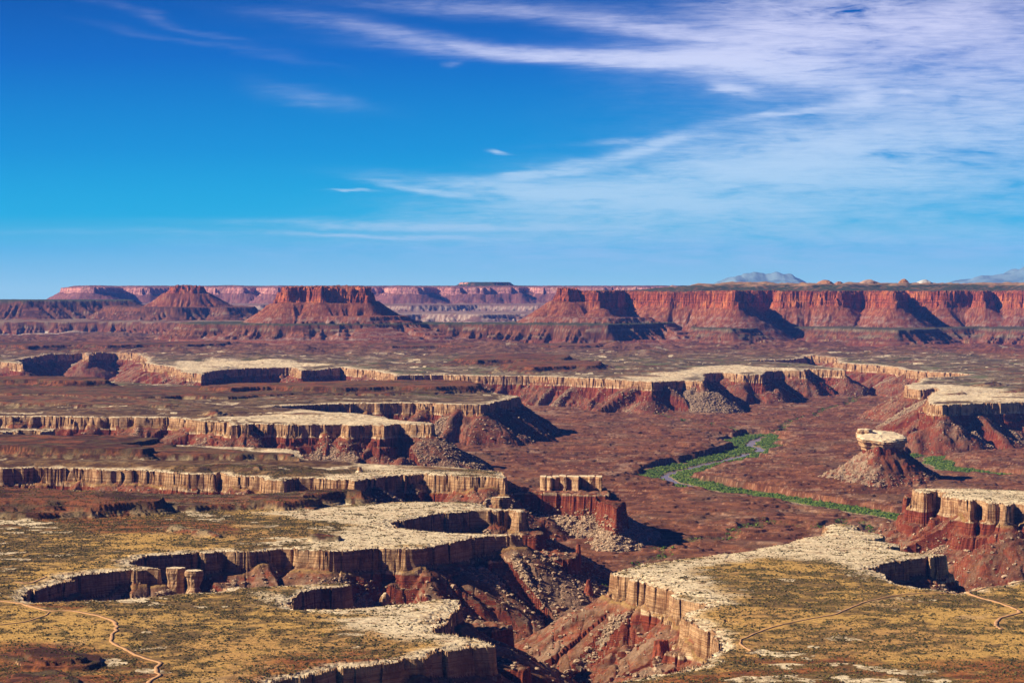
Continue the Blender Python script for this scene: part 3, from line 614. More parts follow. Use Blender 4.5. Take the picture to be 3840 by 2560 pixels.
def part(name, mask, parent=None, loc=(0, 0, 0), sm=True):
    f = FC[mask]
    if len(f) == 0: return None
    u, inv = np.unique(f, return_inverse=True); inv = inv.reshape(f.shape)
    mi = midx[mask]
    return raw_mesh(name, CO[u]-np.array(loc), inv, [MG, MC, MM, MF], mi, (mi == 0) & sm, COLF[u], parent, loc if parent is None else (0, 0, 0))
tag(part('plateau', flid == 0), kind='structure'); tag(part('canyon_wall', flid == 1), kind='structure')
tag(part('canyon_floor', flid == 2), kind='structure'); tag(part('hill', flid == 3), kind='structure')
def landform(name, label, cat, lids, loc, group=None):
    root = empty(name, loc); tag(root, label, cat, group)
    sel = np.isin(flid, lids); base = isMesa & (tzf < -9000) & ~np.isin(flid, [L_BUTTE, L_TOWER])
    part('cliff', sel & mesaCliff, root, loc); part('flat_top', sel & ~mesaCliff & mesf & (tzf < 0), root, loc)
    part('talus_slope', sel & ~mesaCliff & ~base & ~(mesf & (tzf < 0)), root, loc); part('terrace', sel & ~mesaCliff & base, root, loc)
    return root
def gp(px, Y, z): return ((px-CX)/F*Y, Y, z)
landform('butte', 'largest flat-topped red butte left of centre with a fluted cliff crown', 'butte', [L_BUTTE], gp(750, 18700, -290))
landform('butte', 'smaller distant purple-red butte standing left of the largest butte', 'butte', [L_BUTTE2], gp(430, 24000, -190))
landform('butte', 'red tower at the left tip of the long mesa wall, right of centre', 'butte', [L_TOWER], gp(1300, 18700, -290))
landform('mesa', 'long orange-red cliff wall of the mesa running to the right edge', 'mesa', [L_WALL], gp(1900, 19000, -450))
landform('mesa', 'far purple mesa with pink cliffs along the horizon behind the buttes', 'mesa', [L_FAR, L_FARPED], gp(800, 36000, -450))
landform('mesa', 'low dark banded mesa carrying the large butte and the red tower', 'mesa', [L_PED], gp(1000, 18200, -450))
landform('mesa', 'low dark blue mesa at the left edge under the distant butte', 'mesa', [L_PED2], gp(200, 24500, -450))
CASTLE = empty('butte', (*at(1320, 1215, -606), -606)); tag(CASTLE, 'small castle-like butte, a row of square pale blocks on a red rubble base', 'butte')
part('red_base', flid == L_CASTLE, CASTLE, tuple(CASTLE.location))
TURK = empty('butte', (*at(2020, 1090, -625), -625)); tag(TURK, 'cone-shaped red butte balancing a pale mushroom cap inside the river bend', 'butte')
part('red_cone', flid == L_TURK, TURK, tuple(TURK.location))
print('terrain objects', time.time()-T0)

# ------------------------------------------------------------------ what the viewpoint can see (used to choose where loose things are worth building)
SL = ZZ/YY; CM = np.maximum.accumulate(SL, 0); VIS = (SL >= CM-2e-4) & (PX > -30) & (PX < 2380)
MB = mat_plain('pale_boulder_rock', (.50,.36,.24), (.27,.165,.10), .25, bump=1.0)
MR = mat_plain('red_spire_rock', (.27,.065,.032), (.15,.040,.022), .12, bump=2.0)
def capmat():
    m, t = nt('pale_block_rock'); q = N(t); p = q.pos()
    st = q.noise(q.scale(p, (.1, .1, .012)), 1.0, 4, .6); bed = q.noise(q.scale(p, (.01, .01, .3)), 1.0, 4, .6)
    c = q.mixc(q.ss(bed, .35, .65), (.50,.32,.18), (.30,.155,.075)); c = q.mixc(q.math('MULTIPLY', q.ss(st, .5, .62), .75), c, (.17,.07,.035))
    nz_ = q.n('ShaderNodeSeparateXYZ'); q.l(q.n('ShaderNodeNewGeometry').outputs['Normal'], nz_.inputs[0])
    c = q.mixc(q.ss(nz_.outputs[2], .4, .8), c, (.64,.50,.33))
    q.out(c, q.math('ADD', q.noise(p, .12, 5), bed), dist=2.5); return m
MCAP = capmat()
def nz3(a, b, c, lam, seed):
    return noise((a+c*.7)/lam+seed, (b-c*.6)/lam+seed*1.7)*.6+noise((a-c*.4)/lam*1.9+seed*2, (b+c*1.1)/lam*1.9)*.4
def rock(name, outline, z0, z1, prof, parent=None, mat=None, amp=1.5, seed=1, loc=(0, 0, 0), tilt=(0, 0), lam=9., dome=0.0, rings=14, npts=56):
    """a block of rock: an outline lofted from z0 to z1 through a profile of widths, walls broken by noise, uneven top"""
    p = np.array(outline, float); c = p.mean(0); q = np.vstack([p, p[:1]]); L = np.r_[0, np.cumsum(np.hypot(*np.diff(q, axis=0).T))]
    s = np.linspace(0, L[-1], npts, endpoint=False); r = np.stack([np.interp(s, L, q[:,0]), np.interp(s, L, q[:,1])], 1)-c
    for _ in range(1): r = (np.roll(r, 1, 0)+2*r+np.roll(r, -1, 0))/4
    V = []; T = np.linspace(0, 1, rings); R = np.linalg.norm(r, axis=1, keepdims=True)+1e-6; u = r/R
    for t in T:
        k = np.interp(t, [a for a, b in prof], [b for a, b in prof]); z = z0+(z1-z0)*t
        xy = r*k; dn = nz3(xy[:,0]+c[0], xy[:,1]+c[1], z*.25, lam, seed)*amp*1.8+nz3(xy[:,0], xy[:,1], z*2.2, lam*.4, seed+3)*amp*.5+noise(np.full(npts, z/3.3), np.full(npts, seed*1.0))*amp*.35
        V.append(np.c_[xy+u*dn[:, None], np.full(npts, z)])
    top = V[-1]
    for k in (.93, .75, .5, .25):
        xy = top[:, :2]*k; zz = z1+dome*(1-k*k)+nz3(xy[:,0], xy[:,1], 0, lam*.8, seed+5)*amp*.9; V.append(np.c_[xy, zz])
    V.append(np.array([[0, 0, z1+dome]]))
    V = np.vstack(V); n = npts; rr = rings+4
    a = np.arange(n); b = (a+1) % n; F_ = [np.c_[i*n+a, i*n+b, (i+1)*n+b, (i+1)*n+a] for i in range(rr-1)]
    F_ = np.vstack(F_); tri = np.c_[(rr-1)*n+a, (rr-1)*n+b, np.full(n, rr*n)]
    F3 = np.vstack([F_[:, [0, 1, 2]], F_[:, [0, 2, 3]], tri])
    V[:, 2] += (V[:, 0]*tilt[0]+V[:, 1]*tilt[1])*ss(z0, z1, V[:, 2])
    V[:, :2] += c
    V = V-np.array(loc)
    return raw_mesh(name, V, F3, [mat or MCAP], None, None, None, parent, (0, 0, 0) if parent else loc)
def box_at(px0, px1, Y0, Y1, j=0, sd=0):
    g = np.random.default_rng(sd); x = lambda p, Y: (p-CX)/F*Y; w = (px1-px0)
    pts = [(x(px0, Y0), Y0+w*.35), (x((px0+px1)/2, Y0), Y0-j), (x(px1, Y0), Y0-w*.35), (x(px1, Y1), Y1), (x((px0+px1)/2, Y1), Y1+j), (x(px0, Y1), Y1)]
    return [(a+g.normal()*j*.4, b+g.normal()*j*.4) for a, b in pts]
# castle butte: square blocks in a row
loc = tuple(CASTLE.location)
for i, (a, b, Y0, zt) in enumerate([(1241, 1254, 5446, -469), (1255.5, 1267, 5436, -470), (1268, 1283, 5448, -469), (1284, 1301, 5438, -467), (1302, 1331, 5432, -468), (1330, 1349, 5462, -470), (1349, 1365, 5446, -468.5), (1368.5, 1383, 5432, -468)]):
    rock('cap_block', box_at(a, b, Y0, Y0+46, 3, i), -509, zt, [(0, .98), (.12, 1.0), (.3, .95), (.8, .99), (.92, 1.03), (1, .98)], CASTLE, MCAP, .9, 3+i, loc, lam=8)
for i, (px, Y, zt, r_) in enumerate([(1388, 5470, -509, 9), (1401, 5450, -518, 9), (1411, 5430, -527, 8), (1418, 5440, -534, 8), (1424, 5420, -546, 7), (1380, 5420, -509, 8)]):
    x = (px-CX)/F*Y; rock('red_spire', [(x+r_*math.cos(t), Y+r_*1.5*math.sin(t)) for t in np.arange(0, 6.28, .7)], -585, zt, [(0, 1.9), (.4, 1.25), (.8, .8), (1, .5)], CASTLE, MR, 1.4, 20+i, loc, lam=7)
# balanced cap
loc = tuple(TURK.location); cxT = (2023-CX)/F*7120
ol = [(-76, -20), (-68, -62), (-30, -70), (-8, -92), (28, -88), (48, -60), (78, -45), (80, 10), (60, 62), (10, 80), (-45, 78), (-72, 40)]
rock('pale_cap', [(cxT+a, 7125+b*1.05) for a, b in ol], -528, -478, [(0, .74), (.12, .84), (.25, .84), (.38, .95), (.6, .93), (.68, 1.02), (.9, 1.04), (1, .93)], TURK, MCAP, 5.0, 41, loc, tilt=(-.03, .13), lam=30, dome=4, rings=22, npts=120)
rock('pale_cap', [(cxT-48+a, 7150+b) for a, b in [(-24, -20), (10, -26), (24, -6), (20, 22), (-12, 30), (-26, 10)]], -476, -459, [(0, 1), (.6, 1.02), (1, .9)], TURK, MCAP, 2.5, 44, loc, lam=16, dome=2)
# free-standing blocks and spires
def pillar(name, label, cat, px, Y, w, dpt, z0, z1, prof, mat, amp=1.2, seed=5, lam=10., group=None, dome=0):
    x = (px-CX)/F*Y; g = np.random.default_rng(seed)
    o = rock(name, [(x+w/2*math.cos(t)*(1+g.normal()*.09), Y+dpt/2*math.sin(t)*(1+g.normal()*.09)) for t in np.arange(0, 6.28, .62)], z0, z1, prof, None, mat, amp, seed, (x, Y, z0), lam=lam, dome=dome)
    tag(o, label, cat, group); return o
pillar('rock_pillar', 'broad flat-topped rock pillar in the dark alcove, the left of the pair', 'rock pillar', 404, 3590, 33, 26, -512, -459, [(0, 1.1), (.25, 1.0), (.6, .86), (.85, 1.02), (1, .97)], MCAP, 1.6, 51)
pillar('rock_pillar', 'narrow-waisted rock pillar in the dark alcove, the right of the pair', 'rock pillar', 444, 3570, 27, 24, -512, -461, [(0, 1.35), (.2, 1.05), (.45, .62), (.75, .85), (.88, 1.1), (1, 1.02)], MCAP, 1.6, 52)
pillar('rock_pillar', 'small round-headed rock knob on the rubble below the left-centre cliff', 'rock pillar', 884, 3420, 17, 15, -520, -478, [(0, 1.0), (.4, .8), (.75, 1.05), (.9, .85), (1, .5)], MCAP, 1.2, 53, dome=2)
pillar('rock_pillar', 'dark square rock block detached behind the pale ledge left of the castle butte', 'rock pillar', 1152, 4740, 36, 26, -500, -452, [(0, 1), (.6, .9), (.8, 1.04), (1, .96)], MCAP, 1.8, 54)
pillar('rock_pillar', 'small leaning block beside the dark square rock block', 'rock pillar', 1115, 4700, 15, 14, -490, -459, [(0, 1.2), (.6, .9), (1, .6)], MCAP, 1.2, 55)
pillar('rock_pillar', 'tiny knob standing alone on the pale bench left of the second promontory tip', 'rock pillar', 826, 5490, 15, 14, -463, -447, [(0, 1.9), (.4, .9), (1, .6)], MCAP, .8, 56)
pillar('rock_spire', 'slender red spire at the end of the dark fin, right of the long cliff', 'rock spire', 1328, 4160, 9, 9, -590, -487, [(0, 2.6), (.35, 1.5), (.7, .95), (.9, 1.0), (1, .7)], MR, 1.4, 57)
pillar('rock_spire', 'stepped dark red pyramid rock at the foot of the dark fin', 'rock spire', 1351, 4010, 20, 18, -600, -535, [(0, 2.2), (.4, 1.3), (.7, .8), (1, .3)], MR, 2.0, 58)
pillar('rock_spire', 'short red spire group against the cliff foot under the right foreground bench', 'rock spire', 1520, 3150, 26, 22, -600, -508, [(0, 1.5), (.4, 1.1), (.8, .95), (1, .75)], MR, 2.6, 59)
pillar('rock_spire', 'tall fluted red rock below the pale tip, left of the castle butte rubble', 'rock spire', 1242, 4560, 42, 30, -600, -500, [(0, 1.5), (.4, 1.15), (.8, .95), (1, .7)], MR, 4.0, 60, 14.)
for i, (px, Y, w, h, lab, mt) in enumerate([(2122, 21200, 165, 62, 'white rounded dome on the mesa top near the right edge', (.62,.58,.54)), (2076, 20900, 85, 44, 'orange rounded dome left of the white dome on the mesa top', (.42,.20,.09)),
        (1893, 20700, 160, 58, 'taller orange humped rock on the mesa top, right of centre', (.42,.20,.10)), (1926, 20800, 120, 46, 'lower orange hump joined to the right of the taller humped rock', (.38,.18,.09)),
        (1661, 21500, 90, 36, 'small pale pink block on the mesa skyline under the blue peak', (.45,.30,.22)), (1995, 20900, 150, 34, 'broad low pinkish dome on the mesa top between the orange humps and the orange dome', (.42,.26,.18)),
        (1545, 21900, 130, 40, 'low pink flat knob on the skyline above the shadowed cliff', (.42,.22,.18))]):
    x = (px-CX)/F*Y; g = float(ground(x, Y)[0]); mm = mat_plain('dome_rock', mt, tuple(v*.65 for v in mt), .02, bump=8)
    w *= 1.15; h *= 1.0
    pillar('rock_dome', lab, 'rock dome', px, Y, w, w*.8, g-20, g+h*.72, [(0, 1.15), (.35, 1.08), (.6, .95), (.85, .7), (1, .45)], mm, 5, 70+i, 45., dome=h*.2)

# ------------------------------------------------------------------ blue peaks far beyond
MM_T = mat_plain('far_mountain_haze_tint', (.11,.19,.23), (.19,.28,.32), .0006, bump=60)  # slope colour tinted blue, so part of the distance haze is painted in
def mountain(label, pts, Y0, wid):
    pts = np.array(pts, float); xs = (pts[:,0]-CX)/F*Y0; zs = (HY-pts[:,1])/F*Y0
    gx = np.linspace(xs[0], xs[-1], 150); gt = np.linspace(-1, 1, 50); X, T = np.meshgrid(gx, gt)
    h = np.interp(gx, xs, zs)[None, :]; X2 = X; Y2 = Y0+T*wid
    z = h*(1-np.abs(T+.25*noise(X2/1500, Y2/1500))**1.2)+fbm(X2, Y2, 900, 5, 90)*190*(1-np.abs(T))*ss(60, 300, h)-500*(np.abs(T)**2)
    i = np.arange(150*50).reshape(50, 150); f = np.stack([i[:-1,:-1], i[:-1,1:], i[1:,1:], i[1:,:-1]], -1).reshape(-1, 4)
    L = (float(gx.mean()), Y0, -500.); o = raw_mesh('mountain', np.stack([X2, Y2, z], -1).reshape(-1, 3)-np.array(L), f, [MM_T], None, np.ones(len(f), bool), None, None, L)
    tag(o, label, 'mountain')
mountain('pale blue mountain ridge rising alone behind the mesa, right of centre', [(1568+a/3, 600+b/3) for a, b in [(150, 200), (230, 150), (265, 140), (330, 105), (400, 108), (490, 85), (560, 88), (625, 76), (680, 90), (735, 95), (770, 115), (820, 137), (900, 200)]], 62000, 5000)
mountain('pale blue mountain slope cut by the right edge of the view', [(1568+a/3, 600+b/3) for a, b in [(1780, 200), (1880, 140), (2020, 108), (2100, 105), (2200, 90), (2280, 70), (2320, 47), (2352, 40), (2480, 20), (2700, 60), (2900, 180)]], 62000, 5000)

# ------------------------------------------------------------------ river
m, t = nt('river_water'); q = N(t); wb = q.out((.22,.13,.07), q.noise(q.pos(), .06, 3), rough=.2, dist=.2, spec=.4); MW = m
wm = (M['dr'] < 46) & (YY < 10500) & (YY > 4000)
fm = wm.reshape(-1)[FC].all(1); f = FC[fm]; u_, inv = np.unique(f, return_inverse=True); cc = CO[u_].copy(); cc[:, 2] = RV
tag(raw_mesh('river', cc, inv.reshape(f.shape), [MW], None, np.ones(len(f), bool)), kind='structure')

# ------------------------------------------------------------------ dirt roads
MRD = mat_plain('dirt_road', (.48,.27,.14), (.34,.18,.085), .35, bump=.3); ROADC = []
def road(pts, wid):
    p = P(pts, WR)
    for _ in range(3):
        a = p[:-1]*.75+p[1:]*.25; b = p[:-1]*.25+p[1:]*.75; p = np.vstack([p[:1], np.stack([a, b], 1).reshape(-1, 2), p[-1:]])
    L = np.r_[0, np.cumsum(np.hypot(*np.diff(p, axis=0).T))]; s = np.arange(0, L[-1], 3.0); c = np.stack([np.interp(s, L, p[:,0]), np.interp(s, L, p[:,1])], 1)
    c[:, 0] += fbm(c[:,0], c[:,1], 40, 2, 95)*4
    ROADC.append(c); tn = np.gradient(c, axis=0); tn /= np.linalg.norm(tn, axis=1, keepdims=True)+1e-9; nr = np.stack([-tn[:,1], tn[:,0]], 1)
    offs = np.array([-1.0, -.95, 0, .95, 1.0])*wid/2; wv_ = (1+fbm(c[:,0], c[:,1], 22, 2, 96)*.7)[:, None]; V = np.stack([c+nr*o*wv_ for o in offs], 1)
    z = np.stack([ground(V[:, k, 0], V[:, k, 1]) for k in range(5)], 1); z = np.maximum(z, (z.max(1, keepdims=True)+z)/2)+.45; z += .35; z[:, 0] -= 1.6; z[:, 4] -= 1.6
    V3 = np.concatenate([V, z[..., None]], -1); n = len(c); i = np.arange(n*5).reshape(n, 5)
    f = np.stack([i[:-1,:-1], i[1:,:-1], i[1:,1:], i[:-1,1:]], -1).reshape(-1, 4)
    tag(raw_mesh('dirt_road', V3.reshape(-1, 3), f, [MRD], None, np.ones(len(f), bool)), kind='structure')
road([(-120,1376),(0,1379),(34,1383),(84,1394),(114,1403),(158,1400),(201,1407),(248,1419),(269,1430),(267,1448),(253,1464),(258,1475),(285,1485),(296,1495),(322,1506),(366,1518),(369,1522),(356,1532),(359,1542),(371,1547),(339,1568),(320,1595),(315,1625)], 5.2)
road([(2480,1312),(2352,1336),(2280,1347),(2215,1358),(2240,1369),(2290,1381),(2352,1404),(2324,1412),(2292,1420),(2283,1434),(2302,1446)], 5.5)
road([(2215,1359),(2166,1362),(2092,1364),(2031,1372),(1971,1387),(1937,1402),(1917,1411),(1837,1424),(1769,1439),(1706,1464),(1696,1471),(1708,1482),(1729,1491)], 3.0)
road([(34,1336),(75,1338),(112,1320),(95,1330),(60,1340)], 3.0)
road([(0,1433),(60,1426),(100,1414),(114,1404)], 2.4)

# ------------------------------------------------------------------ boulders fallen from the pale cap
def lump(n, seed, flat=1.0):
    """closed angular stone, n-sided"""
    g = np.random.default_rng(seed); V = [(0, 0, -.6)]; 
    for z, r in ((-.35, .85), (.25, 1.0), (.62, .6)):
        for k in range(n): a = 6.2832*(k+g.random()*.6)/n; V.append((r*math.cos(a)*g.uniform(.75, 1.15), r*math.sin(a)*g.uniform(.75, 1.15), z*flat+g.normal()*.1))
    V.append((g.normal()*.1, g.normal()*.1, .8*flat)); V = np.array(V); T = []
    for k in range(n):
        k2 = (k+1) % n; T.append((0, 1+k2, 1+k)); T.append((1+2*n+k, 1+2*n+k2, 1+3*n))
        for r in range(2): a, b, c_, d_ = 1+r*n+k, 1+r*n+k2, 1+(r+1)*n+k2, 1+(r+1)*n+k; T += [(a, b, c_), (a, c_, d_)]
    return V, np.array(T)
g = np.random.default_rng(11)
rubw = np.where((LID == 1) & VIS, M['rub']*(M['sd'] > 22), 0)+np.where(((LID == L_CASTLE)) & VIS & (ZZ < -538), .9, 0)+np.where((LID == L_TURK) & VIS & (XX < 1190), .16, 0)+np.where((LID == L_TURK) & VIS & (ZZ < -590), .12, 0)+np.where((LID == 1) & VIS & (M['sd'] > 25) & (M['sd'] < 220), .10, 0)
rubw[:, PX[0] < 0] = 0
area = (YY**2)*(.00112*2/F)                                         # ground area each grid point stands for
cand = np.where((rubw.reshape(-1) > .08) & (YY.reshape(-1) < 12500))[0]; wgt = (rubw*area).reshape(-1)[cand]*np.where(YY.reshape(-1)[cand] < 7500, 1.0, .35)
def scatter(cnt, cand, wgt, seed):
    g = np.random.default_rng(seed); k = g.choice(cand, cnt, p=wgt/wgt.sum()); dx = (YY.reshape(-1)[k]*2/F)*g.uniform(-.5, .5, cnt); dy = YY.reshape(-1)[k]*.00112*g.uniform(-.5, .5, cnt)
    x = XX.reshape(-1)[k]+dx; y = YY.reshape(-1)[k]+dy; return k, x, y, ground(x, y)
def merged(name, x, y, z, size, base, sq, mat, col=None, seed=0):
    g = np.random.default_rng(seed); n = len(x); Vb, Tb = base; nv = len(Vb); a = g.uniform(0, 6.28, n); ca, sa = np.cos(a), np.sin(a)
    s1 = size*g.uniform(.8, 1.25, n); s2 = size*g.uniform(.8, 1.25, n)
    vx = Vb[None, :, 0]*s1[:, None]; vy = Vb[None, :, 1]*s2[:, None]; vz = Vb[None, :, 2]*(size*sq)[:, None]
    V = np.stack([x[:, None]+vx*ca[:, None]-vy*sa[:, None], y[:, None]+vx*sa[:, None]+vy*ca[:, None], z[:, None]+vz], -1).reshape(-1, 3)
    T = (Tb[None]+(np.arange(n)*nv)[:, None, None]).reshape(-1, 3)
    return raw_mesh(name, V, T, [mat], None, None, None if col is None else np.repeat(col, nv, 0))
k, x, y, z = scatter(42000, cand, wgt**1.3, 3)
sz = np.random.default_rng(4).pareto(1.9, len(x))*.8+.55; sz = np.minimum(sz, 4.6)*np.where(y > 7500, 1.25, 1.0)
tag(merged('boulders', x, y, z+sz*.2, sz, lump(5, 1), .8, MB, None, 5), kind='stuff')
near_c = cand[YY.reshape(-1)[cand] < 6300]; wn = (rubw*area/YY).reshape(-1)[near_c]
k, x, y, z = scatter(260, near_c, wn, 6); protos = []
for s in range(8):
    V, T = lump(7, 100+s); V = V*np.array([1, .85, .75]); protos.append((V, T))
where = {}
pm = []
for s, (V, T) in enumerate(protos):
    me = bpy.data.meshes.new('boulder'); me.from_pydata([tuple(v) for v in V], [], [tuple(int(i) for i in f) for f in T]); me.materials.append(MB); pm.append(me)
for i in range(len(x)):
    px = x[i]/y[i]*F+CX; o = bpy.data.objects.new('boulder', pm[i % 8]); s = 2.6+min(5.5, g.pareto(1.8)*1.6); o.scale = (s*g.uniform(.8, 1.3), s, s*g.uniform(.7, 1.1)); o.rotation_euler = (g.uniform(-.4, .4), g.uniform(-.4, .4), g.uniform(0, 6.28))
    o.location = (x[i], y[i], z[i]+s*.15); COLL.objects.link(o)
    if LID.reshape(-1)[k[i]] == L_CASTLE: w_ = ('pale boulder on the rubble of the small castle-like butte', 'boulders around the castle-like butte')
    elif LID.reshape(-1)[k[i]] == L_TURK: w_ = ('pale boulder on the cone under the balanced cap', 'boulders on the capped cone')
    elif px > 2040: w_ = ('pale boulder on the slope under the right-edge cliff', 'boulders under the right cliff')
    elif px > 1330 and y[i] < 4700: w_ = ('pale boulder on the slope under the right foreground bench', 'boulders under the right foreground bench')
    elif y[i] < 3300: w_ = ('pale boulder below the nearest left bench', 'boulders below the nearest left bench')
    elif y[i] < 4700: w_ = ('pale boulder on the shaded slope below the left-centre promontory', 'boulders below the left-centre promontory')
    else: w_ = ('pale boulder on the red slope under a middle-distance promontory', 'boulders under the middle-distance cliffs')
    tag(o, w_[0], 'boulder', w_[1])

# ------------------------------------------------------------------ desert scrub and the green river banks
m, t = nt('scrub_leaves'); q = N(t); a_ = q.n('ShaderNodeAttribute', attribute_name='col').outputs['Color']; q.out(a_, None); MS = m
cs = fbm(XX, YY, 46, 3, 120); pvd = np.clip((COL[..., 0]-.36)*5, 0, 1)
ws = np.where(VIS & ((LID == 0) | (LID == 3)) & (YY < 5600), area*np.clip(.55+cs*1.6, .08, 1.4)*(1-.85*pvd), 0)*np.where(LID == 3, .35, 1)*np.where(M['sd'] > -6, .1, 1)
ws = ws.reshape(-1); cd = np.where(ws > 0)[0]
k, x, y, z = scatter(190000, cd, ws[cd], 8); gg = np.random.default_rng(9)
ok = np.ones(len(x), bool)
for c in ROADC:
    gx = np.round(np.c_[x, y]/9).astype(int); rs = set(map(tuple, np.vstack([np.round(c/9).astype(int)+np.array(d_) for d_ in ((0, 0), (0, 1), (0, -1))])))
    ok &= np.array([tuple(v) not in rs for v in gx])
x, y, z = x[ok], y[ok], z[ok]; n = len(x)
sz = np.minimum(.38+gg.pareto(3.2, n)*.65, 2.0); hue = gg.random(n)[:, None]
colr = mix(np.array([[.040,.037,.014]]), np.array([[.17,.125,.035]]), hue**1.5)
tag(merged('scrub', x, y, z+sz*.2, sz, lump(4, 2), .85, MS, colr, 10), kind='stuff')
fr = M['dr']+fbm(XX, YY, 150, 4, 5)*55
wr = np.where(VIS & (LID == 2) & (M['dr'] > 21) & (fr < 108) & (YY < 10500) & (YY > 4000), area*ss(110, 85, fr)*np.clip(.5+fbm(XX, YY, 70, 3, 121)*2.4, .03, 1), 0)
wr = wr+np.where(VIS & (LID == 2) & (M['dw'] < 18), area*.05, 0)
wr = wr.reshape(-1); cd = np.where(wr > 0)[0]; k, x, y, z = scatter(34000, cd, wr[cd], 12); n = len(x); sz = np.minimum(1.3+gg.pareto(2.5, n)*1.3, 5.0); hue = gg.random(n)[:, None]
colr = mix(np.array([[.025,.065,.010]]), np.array([[.15,.20,.030]]), hue**1.3)
tag(merged('riverbank_shrubs', x, y, z+sz*.3, sz, lump(5, 3), .9, MS, colr, 13), kind='stuff')

# ------------------------------------------------------------------ air
def haze(dens):
    x0, x1, y0, y1, z0, z1 = -26000, 26000, -400, 68000, float(ZZ.min())-61, 1300.
    V = [(a, b, c_) for a in (x0, x1) for b in (y0, y1) for c_ in (z0, z1)]
    f = [(0, 1, 3, 2), (4, 6, 7, 5), (0, 4, 5, 1), (2, 3, 7, 6), (0, 2, 6, 4), (1, 5, 7, 3)]
    o = raw_mesh('haze', np.array(V, float), np.array(f), [], None, None)
    m, t = nt('haze_air'); v = t.nodes.new('ShaderNodeVolumePrincipled'); v.inputs['Color'].default_value = (.10, .26, 1.0, 1); v.inputs['Density'].default_value = dens; v.inputs['Anisotropy'].default_value = .0
    oo = t.nodes.new('ShaderNodeOutputMaterial'); t.links.new(v.outputs[0], oo.inputs['Volume']); o.data.materials.append(m); tag(o, kind='stuff')
haze(HAZE)
print('things', time.time()-T0)

# ------------------------------------------------------------------ camera, sun, sky, air
sc = bpy.context.scene
cam = bpy.data.cameras.new('camera'); co = bpy.data.objects.new('camera', cam); COLL.objects.link(co); sc.camera = co
co.location = (0, 0, 0); co.rotation_euler = (math.radians(90), 0, 0)
cam.sensor_width = 36; cam.lens = 36*F/2352; cam.shift_y = -(784-HY)/2352; cam.clip_start = 1; cam.clip_end = 400000
SUN_EL = math.radians(31); SUN_AZ = math.radians(96)       # measured to the left of the view direction, a little behind the camera
sdir = np.array([-math.sin(SUN_AZ)*math.cos(SUN_EL), math.cos(SUN_AZ)*math.cos(SUN_EL), math.sin(SUN_EL)])
sl = bpy.data.lights.new('sun', 'SUN'); so = bpy.data.objects.new('sun', sl); COLL.objects.link(so)
sl.energy = 5.0; sl.angle = math.radians(.5); sl.color = (1.0, .88, .66)
from mathutils import Vector
so.rotation_euler = Vector(sdir).to_track_quat('Z', 'Y').to_euler(); so.location = (0, 0, 500)
w = bpy.data.worlds.new('World'); sc.world = w; w.use_nodes = True; t = w.node_tree; t.nodes.clear(); q = N(t)
sky = q.n('ShaderNodeTexSky', sky_type='NISHITA'); sky.sun_disc = False; sky.sun_elevation = SUN_EL; sky.sun_rotation = math.atan2(sdir[0], sdir[1]); sky.altitude = 1800; sky.air_density = 1.0; sky.dust_density = .6; sky.ozone_density = 3
d = q.n('ShaderNodeTexCoord').outputs['Generated']; sp = q.n('ShaderNodeSeparateXYZ'); q.l(d, sp.inputs[0])
dy = q.math('MAXIMUM', sp.outputs[1], .02)
U = q.math('DIVIDE', sp.outputs[0], dy); V = q.math('DIVIDE', sp.outputs[2], dy)       # tangent of bearing and height
tint = q.n('ShaderNodeValToRGB'); q.l(q.math('MULTIPLY', V, 3.5, clamp=True), tint.inputs[0])
cr = tint.color_ramp; cr.elements[0].position = 0; cr.elements[0].color = (.46,.86,.95,1); cr.elements[1].position = 1; cr.elements[1].color = (.001,.022,.15,1)
for ps, c_ in ((.025, (.34,.78,.92,1)), (.07, (.13,.66,.88,1)), (.12, (.006,.52,.84,1)), (.225, (.0005,.33,.74,1)), (.375, (.0003,.16,.60,1)), (.5, (.0005,.09,.42,1)), (.7, (.001,.04,.23,1))):
    e = cr.elements.new(ps); e.color = c_
lum = q.n('ShaderNodeRGBToBW'); q.l(sky.outputs[0], lum.inputs[0])
base = q.mixc(.0012, tint.outputs[0], sky.outputs[0])
# thin cirrus: (x, y, half width, half height, tilt deg, strength) as bearing/height angles of each streak
CL = [(1930,50,300,95,-6,1.3),(1420,133,340,14,3,1.5),(1640,138,220,24,3,1.3),(1830,150,160,42,8,1.3),(2280,140,240,150,0,.45),(1520,68,190,14,6,.7),(2150,350,440,170,-3,.60),(1720,390,430,62,-8,1.25),(1330,447,290,18,5,1.5),(1250,400,120,10,-6,1.1),
      (1050,520,340,9,1,1.4),(900,543,210,5,1,1.3),(1500,490,400,50,0,.9),(1650,575,900,52,0,.6),(990,440,110,8,8,1.2),(420,55,170,11,16,.08),(470,100,200,8,10,.05),(860,75,200,20,10,.20),(1150,20,300,20,3,.22),(1690,202,60,12,8,1.2),
      (1830,255,90,8,-8,1.0),(1980,225,50,22,-20,1.2),(2080,215,100,6,3,.8),(780,438,52,3,3,1.2),(1160,348,24,4,12,.6),(300,535,420,8,0,.10),(1500,320,130,7,-2,.7),(1450,345,140,14,-14,1.0),(740,225,110,18,12,.10),(1020,145,20,7,0,.15)]
cv = q.n('ShaderNodeCombineXYZ'); q.l(q.math('MULTIPLY', U, F/1000), cv.inputs[0]); q.l(q.math('MULTIPLY', V, F/1000), cv.inputs[1])
wob = q.noise(q.scale(cv.outputs[0], (2.2, 6.0, 1)), 1.0, 4, .6); wob2 = q.noise(q.scale(cv.outputs[0], (1.3, 14.0, 1)), 1.0, 5, .62, .6)
Uw = q.math('MULTIPLY_ADD', q.math('SUBTRACT', wob, .5), .07, U); Vw = q.math('MULTIPLY_ADD', q.math('SUBTRACT', wob2, .5), .012, V)
acc = None
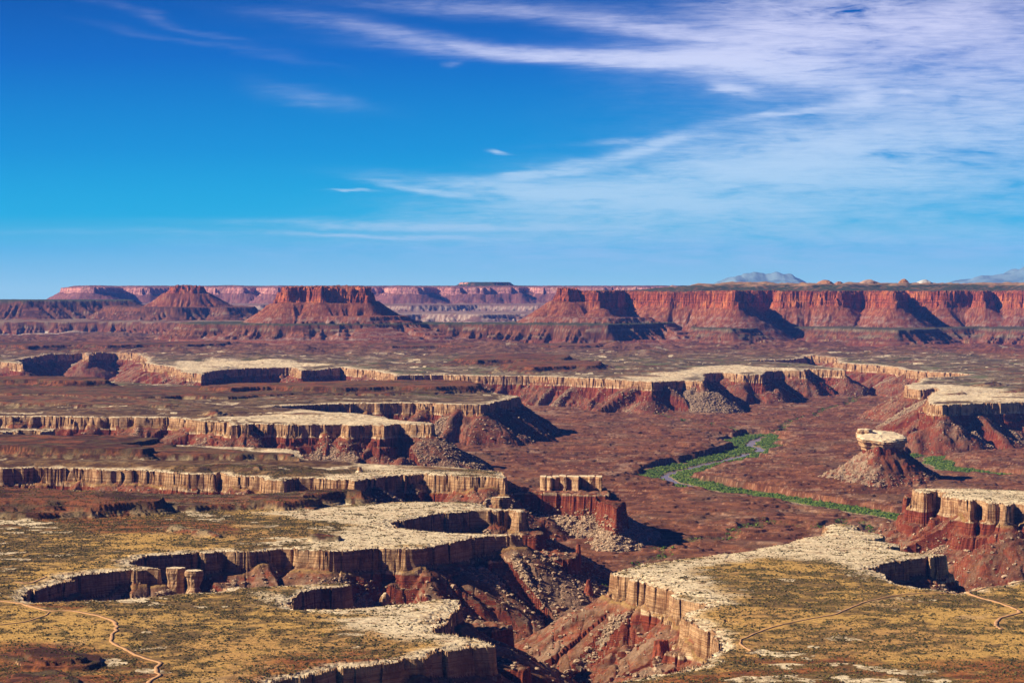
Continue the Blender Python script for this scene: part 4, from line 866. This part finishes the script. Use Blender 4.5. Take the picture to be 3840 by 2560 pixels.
for (cx, cy, rx, ry, rot, s_) in CL:
    cu = (cx-CX)/F; cvv = (HY-cy)/F; a = math.radians(-rot)
    du = q.math('SUBTRACT', Uw, cu); dv = q.math('SUBTRACT', Vw, cvv)
    p1 = q.math('MULTIPLY_ADD', du, math.cos(a)*F/rx, q.math('MULTIPLY', dv, math.sin(a)*F/rx)); p2 = q.math('MULTIPLY_ADD', du, -math.sin(a)*F/ry, q.math('MULTIPLY', dv, math.cos(a)*F/ry))
    r2 = q.math('MULTIPLY_ADD', p1, p1, q.math('MULTIPLY', p2, p2)); g = q.math('MULTIPLY', q.math('EXPONENT', q.math('MULTIPLY', r2, -1.1)), s_)
    acc = g if acc is None else q.math('ADD', acc, g)
n_a = q.noise(q.scale(cv.outputs[0], (1.6, 9.0, 1)), 1.3, 6, .62, .8); n_b = q.noise(q.scale(cv.outputs[0], (7, 32, 1)), 1.2, 5, .6, .5); n_c = q.noise(q.scale(cv.outputs[0], (7, 85, 1)), 1.3, 4, .6, 1.2)
dens = q.math('MULTIPLY', acc, q.math('ADD', q.math('MULTIPLY_ADD', n_a, 2.6, -.70), q.math('MULTIPLY_ADD', n_b, 2.0, -.75)))
dens = q.math('MULTIPLY', q.math('MAXIMUM', dens, 0), q.math('MAXIMUM', q.math('MULTIPLY_ADD', n_c, 1.7, .12), .15)); dens = q.math('SUBTRACT', 1.0, q.math('EXPONENT', q.math('MULTIPLY', dens, -1.8)))
warm = q.ss(V, .02, .13); ccol = q.mixc(warm, (.50,.80,1.0), (.78,.80,1.06))
final = q.mixc(q.math('MULTIPLY', dens, .92), base, ccol)
bg = q.n('ShaderNodeBackground'); q.l(final, bg.inputs[0]); bg.inputs[1].default_value = SKY_ST; wo = q.n('ShaderNodeOutputWorld'); q.l(bg.outputs[0], wo.inputs[0])
sc.view_settings.view_transform = 'Standard'; sc.view_settings.look = 'None'; sc.view_settings.exposure = EXPO; sc.view_settings.gamma = 1
cy_ = sc.cycles; cy_.max_bounces = 4; cy_.diffuse_bounces = 1; cy_.glossy_bounces = 2; cy_.volume_bounces = 0; cy_.use_denoising = True
print('script', time.time()-T0)
